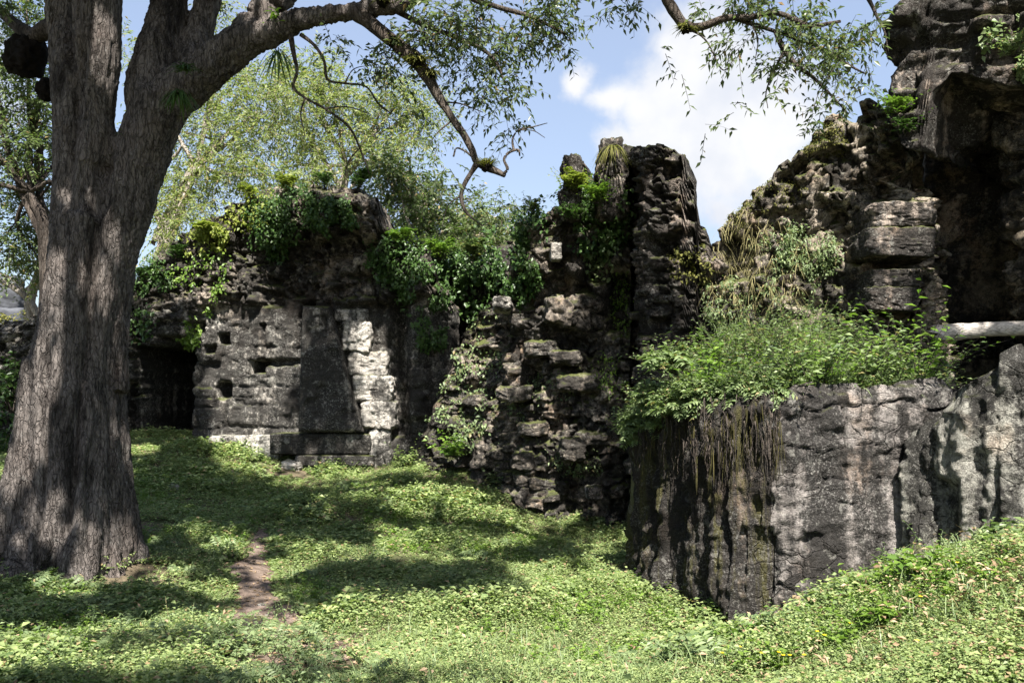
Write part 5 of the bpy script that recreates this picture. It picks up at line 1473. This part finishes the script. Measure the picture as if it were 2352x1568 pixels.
# roots and moss that hang down the left end of the low wall
g = Geo(); g2 = Geo()
v_, n_ = pick('low_wall', lambda u, v: (u > 1475) & (u < 1800) & (v < 1040), 260)
for p, nr in zip(v_, n_):
    cl = fbm(p * 4.0, 2, 12)
    if cl < -0.12:
        continue
    ln = R.uniform(0.08, 0.42) * (0.6 + 1.2 * cl)
    m = 7
    q_ = np.linspace(0, 1, m)
    pts = p + np.array((-0.035, -0.045, 0.03)) + np.stack([-0.005 * np.sin(q_ * 9 + p[0] * 30) - 0.015, -0.03 - 0.0 * q_, -ln * q_], 1) + R.normal(size=(m, 3)) * 0.005
    g.tube(pts, np.linspace(R.uniform(0.002, 0.006), 0.0015, m), 4)
    if R.random() < 0.3:
        straps(g2, pts[R.integers(0, 3)] + np.array((0.03, 0.02, 0)), 5, R.uniform(0.06, 0.28), 0.006, -0.6, 0.8, 0.3, (-0.06, -0.08, -1.0), 5)
tag(g.build('hanging_roots', M['bark_dark']), 'thin roots hanging down the left end of the low wall', 'roots', kind='stuff')
tag(g2.build('hanging_grass', M['leaf_moss_dark']), 'mossy straw like growth hanging from the top left end of the low wall', 'grass', kind='stuff')

# ------------------------------------------------------------------ turf
gl, gt = Geo(), Geo()


def turf(x, y, h, nl, L):
    """one sprig per point, all at once"""
    n = len(x)
    z = gz(x, y)
    b = np.stack([x, y, z], 1)
    d = unit(np.concatenate([R.normal(size=(n, 2)) * 0.55, np.ones((n, 1))], 1))
    q = np.linspace(0.2, 1, nl)[None, :, None]
    bend = np.concatenate([R.normal(size=(n, 2)) * 0.35, np.zeros((n, 1))], 1)
    hh = h[:, None, None]
    pos = b[:, None] + d[:, None] * hh * q + bend[:, None] * hh * q * q
    an = np.arange(nl)[None] * 2.6 + R.uniform(0, 6.3, (n, 1))
    dr = unit(np.stack([np.cos(an), np.sin(an), R.uniform(-0.2, 0.55, an.shape)], -1))
    nn = unit(np.array((0, -0.1, 1.0)) + R.normal(size=pos.shape) * 0.3)
    s = (L[:, None] * R.uniform(0.6, 1.3, an.shape)).ravel()
    gl.leaves(pos.reshape(-1, 3), dr.reshape(-1, 3), nn.reshape(-1, 3), s, s * R.uniform(0.35, 0.7, len(s)))


N = 170000
yy = 2.2 + 11.5 * R.random(N * 2) ** 1.25
xx = R.uniform(-0.96, 0.98, N * 2) * yy
xy = np.stack([xx, yy], 1)
patch = fbm(xy * 0.9, 4, 40) + 0.35 * fbm(xy * 4, 2, 44)
pd = path_dist(xx, yy)
keep = (R.random(len(xx)) < sstep(-0.75, -0.2, patch)) & (pd + 0.09 * fbm(xy * 3.5, 3, 48) > R.uniform(-0.07, 0.06, len(xx)))
xx, yy, patch = xx[keep], yy[keep], patch[keep]
tall = sstep(-0.1, 0.6, fbm(np.stack([xx, yy], 1) * 1.6, 3, 47))
h = (0.04 + 0.13 * tall) * R.uniform(0.5, 1.2, len(xx)) * (0.3 + 0.7 * sstep(0.0, 0.4, path_dist(xx, yy)))
turf(xx, yy, h, 6, (0.0125 + 0.0018 * yy) * R.uniform(0.7, 1.3, len(xx)) * (1 + 0.5 * tall) * (0.75 + 0.7 * sstep(-0.2, 0.4, fbm(np.stack([xx, yy], 1) * 2.3, 3, 51))))
tag(gl.build('ground_cover', M['leaf_turf']), 'low green leafy plants carpeting the ground', 'ground cover', kind='stuff')
# grass blades, near
g = Geo()
N = 9000
yy = 2.4 + 6 * R.random(N) ** 1.2; xx = R.uniform(-0.68, 0.70, N) * yy
pd = path_dist(xx, yy); zz = gz(xx, yy)
for x_, y_, z_, d_ in zip(xx, yy, zz, pd):
    if d_ > 0.03 and vnoise(np.array((x_ * 1.3, y_ * 1.3)), 8) > -0.25:
        straps(g, (x_, y_, z_), 4, R.uniform(0.08, 0.24), 0.006, 1.2, 0.9, 0.6, (0, 0, 0), 4)
tag(g.build('grass', M['leaf_bank']), 'thin grass blades among the low plants', 'grass', kind='stuff')
gl, gt = Geo(), Geo()
for k in range(5200):
    y_ = 2.6 + 8.5 * R.random() ** 1.3; x_ = R.uniform(-0.66, 0.7) * y_
    if fbm(np.array((x_, y_)) * 1.15, 3, 157) < 0.12 or path_dist(np.array([x_]), np.array([y_]))[0] < 0.05:
        continue
    p = np.array((x_, y_, float(gz(np.array([x_]), np.array([y_]))[0])))
    herb(gl, gt, p, R.uniform(0.07, 0.17), 3, 6, R.uniform(0.035, 0.06), 0.5, 0.6)
n0 = gl.n; gl.q += [q_ + n0 for q_ in gt.q]; gl.v += gt.v; gl.n += gt.n
tag(gl.build('broad_weeds', M['leaf_fresh']), 'patches of larger leaved green weeds in the low ground cover', 'weeds', kind='stuff')
# feathery weeds standing above the carpet
gl, gt = Geo(), Geo()
for k in range(900):
    y_ = 3.2 + 8 * R.random() ** 1.4; x_ = R.uniform(-0.62, 0.64) * y_
    if k < 60:
        x_, y_ = tc_[0] + R.uniform(-0.75, 0.75), tc_[1] - R.uniform(0.5, 0.95)
    elif k < 210:
        y_ = R.uniform(4.4, 6.3); x_ = -R.uniform(0.2, 0.6) * y_
    elif fbm(np.array((x_, y_)) * 0.8, 3, 57) < 0.02 or path_dist(np.array([x_]), np.array([y_]))[0] < 0.08:
        continue
    p = np.array((x_, y_, float(gz(np.array([x_]), np.array([y_]))[0])))
    if R.random() < 0.6:
        fronds(gl, gt, p, 8, R.uniform(0.12, 0.26), 8, 0.3, 1.0, 0.8, 0.8, (0, 0, 0), 0.26)
    else:
        herb(gl, gt, p, R.uniform(0.1, 0.24), 6, 9, R.uniform(0.03, 0.05), 0.42, 0.5)
n0 = gl.n; gl.q += [q_ + n0 for q_ in gt.q]; gl.v += gt.v; gl.n += gt.n
tag(gl.build('feathery_weeds', M['leaf_bank']), 'feathery weeds standing here and there above the low ground plants', 'weeds', kind='stuff')
# dead leaves
gl = Geo()
N = 34000
yy = 2.4 + 10 * R.random(N) ** 1.5; xx = R.uniform(-0.68, 0.72, N) * yy
pd = path_dist(xx, yy)
right = sstep(0.3, 1.6, xx - 0.1 * yy)
k = R.random(N) < np.maximum(np.maximum(0.07, 0.85 * right * sstep(-0.25, 0.3, fbm(np.stack([xx, yy], 1) * 2.2, 3, 9))), 0.85 * (pd < 0.05))
xx, yy = xx[k], yy[k]
zz = gz(xx, yy) + R.uniform(0.01, 0.11, len(xx)) * (path_dist(xx, yy) > 0.03) + 0.012
b = np.stack([xx, yy, zz], 1)
L = R.uniform(0.018, 0.052, len(xx))
gl.leaves(b, np.concatenate([R.normal(size=(len(xx), 2)), R.normal(size=(len(xx), 1)) * 0.25], 1), unit(np.array((0, 0, 1.0)) + R.normal(size=b.shape) * 0.35), L, L * R.uniform(0.3, 0.5, len(xx)), 0.05, 0.3)
tag(gl.build('leaf_litter', M['leaf_litter']), 'dry brown fallen leaves scattered on the ground', 'fallen leaves', kind='stuff')

# single plants one can point to
for k, (u, v, h, n, L, leaf, s) in enumerate(((165, 1268, 0.22, 26, 0.05, 'leaf_fresh', 'sunlit weed against the front roots of the big trunk'),
                                        (250, 1290, 0.16, 26, 0.045, 'leaf_turf', 'low sunlit weed right of the front roots of the big trunk'),
                                        (540, 1265, 0.2, 20, 0.05, 'leaf_turf', 'sunlit weed at the head of the dirt path, left side'),
                                        (520, 1480, 0.26, 20, 0.06, 'leaf_bank', 'ferny weed left of the lower dirt path'),
                                        (440, 1500, 0.3, 16, 0.06, 'leaf_turf', 'tall thin weed in the left foreground, left of the ferny one'),
                                        (60, 1500, 0.2, 18, 0.06, 'leaf_bank', 'pale weed in the bottom left corner of the meadow'),
                                        (1100, 1245, 0.16, 14, 0.07, 'leaf_fresh', 'small broad leaved weed in the shadow band of the meadow'),
                                        (1580, 1500, 0.2, 26, 0.06, 'leaf_bank', 'pale grassy weed at bottom centre right of the meadow'),
                                        (1930, 1370, 0.14, 26, 0.07, 'leaf_bank', 'pale weed at the rim of the right mound, below the low wall'),
                                        (2130, 1300, 0.16, 26, 0.08, 'leaf_fresh', 'bright leafy weed at the rim of the right mound, below the boulder wall'),
                                        (2300, 1225, 0.16, 22, 0.07, 'leaf_bank', 'weed at the right edge under the boulder wall'),
                                        (1790, 1440, 0.14, 24, 0.06, 'leaf_bank', 'low weed at the left rim of the right mound'),
                                        (2050, 1420, 0.12, 20, 0.07, 'leaf_fresh', 'low weed in the middle of the right mound'),
                                        (935, 1045, 0.4, 22, 0.08, 'leaf_turf', 'sunlit bush at the foot of the left ruin, right of its plinth'),
                                        (1035, 1020, 0.35, 20, 0.10, 'leaf_fresh', 'bright broad leaved bush at the foot of the rubble bank'),
                                        (1150, 1090, 0.3, 14, 0.09, 'leaf_bank', 'climbing weed between the rubble bank and the pier'))):
    p = G(u, v + 25) if k < 13 else P(u, v + 30, 11.2 if k > 13 else 12.1)
    plant('weed', s, 'weed', p, leaf, lambda gl, gt: herb(gl, gt, p, h, n, 10, L, 0.48, 0.6), group='weeds of the meadow')
for k, (u, v) in enumerate(((2116, 1444), (2108, 1542), (1895, 1520), (1848, 1560), (1815, 1590), (1800, 1610), (1790, 1555), (1878, 1510), (1955, 1500), (1750, 1595), (2200, 1350), (1700, 1545), (1660, 1580))):
    p = G(u, min(v, 1560)) + np.array((0, 0, 0.10))
    g = Geo()
    an = np.linspace(0, 2 * math.pi, 5, endpoint=False)
    g.leaves(np.repeat(p[None], 5, 0), np.stack([np.cos(an), np.sin(an), 0.5 + 0 * an], 1), np.tile((0, 0, 1.0), (5, 1)) + 0.01, 0.012, 0.010)
    e = empty('yellow_flower', p - np.array((0, 0, 0.10)), 'tiny yellow flower in the grass at the lower right', 'flower', 'yellow flowers in the grass')
    g.build('petals', M['petal'], e)
    g = Geo(); g.tube(np.array([p - np.array((0, 0, 0.10)), p]), np.array((0.0015, 0.001)), 4); g.build('stem', M['leaf_turf'], e)

# loose stones
for k, (u, v, s, lab) in enumerate(((600, 1390, 0.05, 'small pale stone lying on the dirt path'), (614, 1410, 0.035, 'smallest pale stone on the dirt path, just below the other'), (1430, 1325, 0.24, 'flat mossy stone at the left foot of the low wall'),
                                    (1470, 1345, 0.2, 'brown stone at the left foot of the low wall, nearest its corner'), (2110, 1290, 0.2, 'dark stone at the foot of the low wall, right of centre'), (400, 1125, 0.12, 'small tan stone on the shaded slope left of the plinth'),
                                    (670, 1075, 0.26, 'pale stone fragment in front of the plinth'), (900, 1060, 0.3, 'grey stone at the right end of the plinth'), (575, 1440, 0.16, 'mossy lump beside the dirt path'))):
    p = G(u, v)
    vv, qq = rock(p + np.array((0, 0, s * 0.12)), (s, s * 0.8, s * 0.5), 400 + k, rot=k, n=14, rough=0.35, boxy=3)
    tag(mk('stone', vv, [qq], M['stone_pale' if k in (0, 1, 5, 6) else 'stone_rubble'], attrs={'tone': np.full(len(vv), 0.5)}), lab, 'stone')
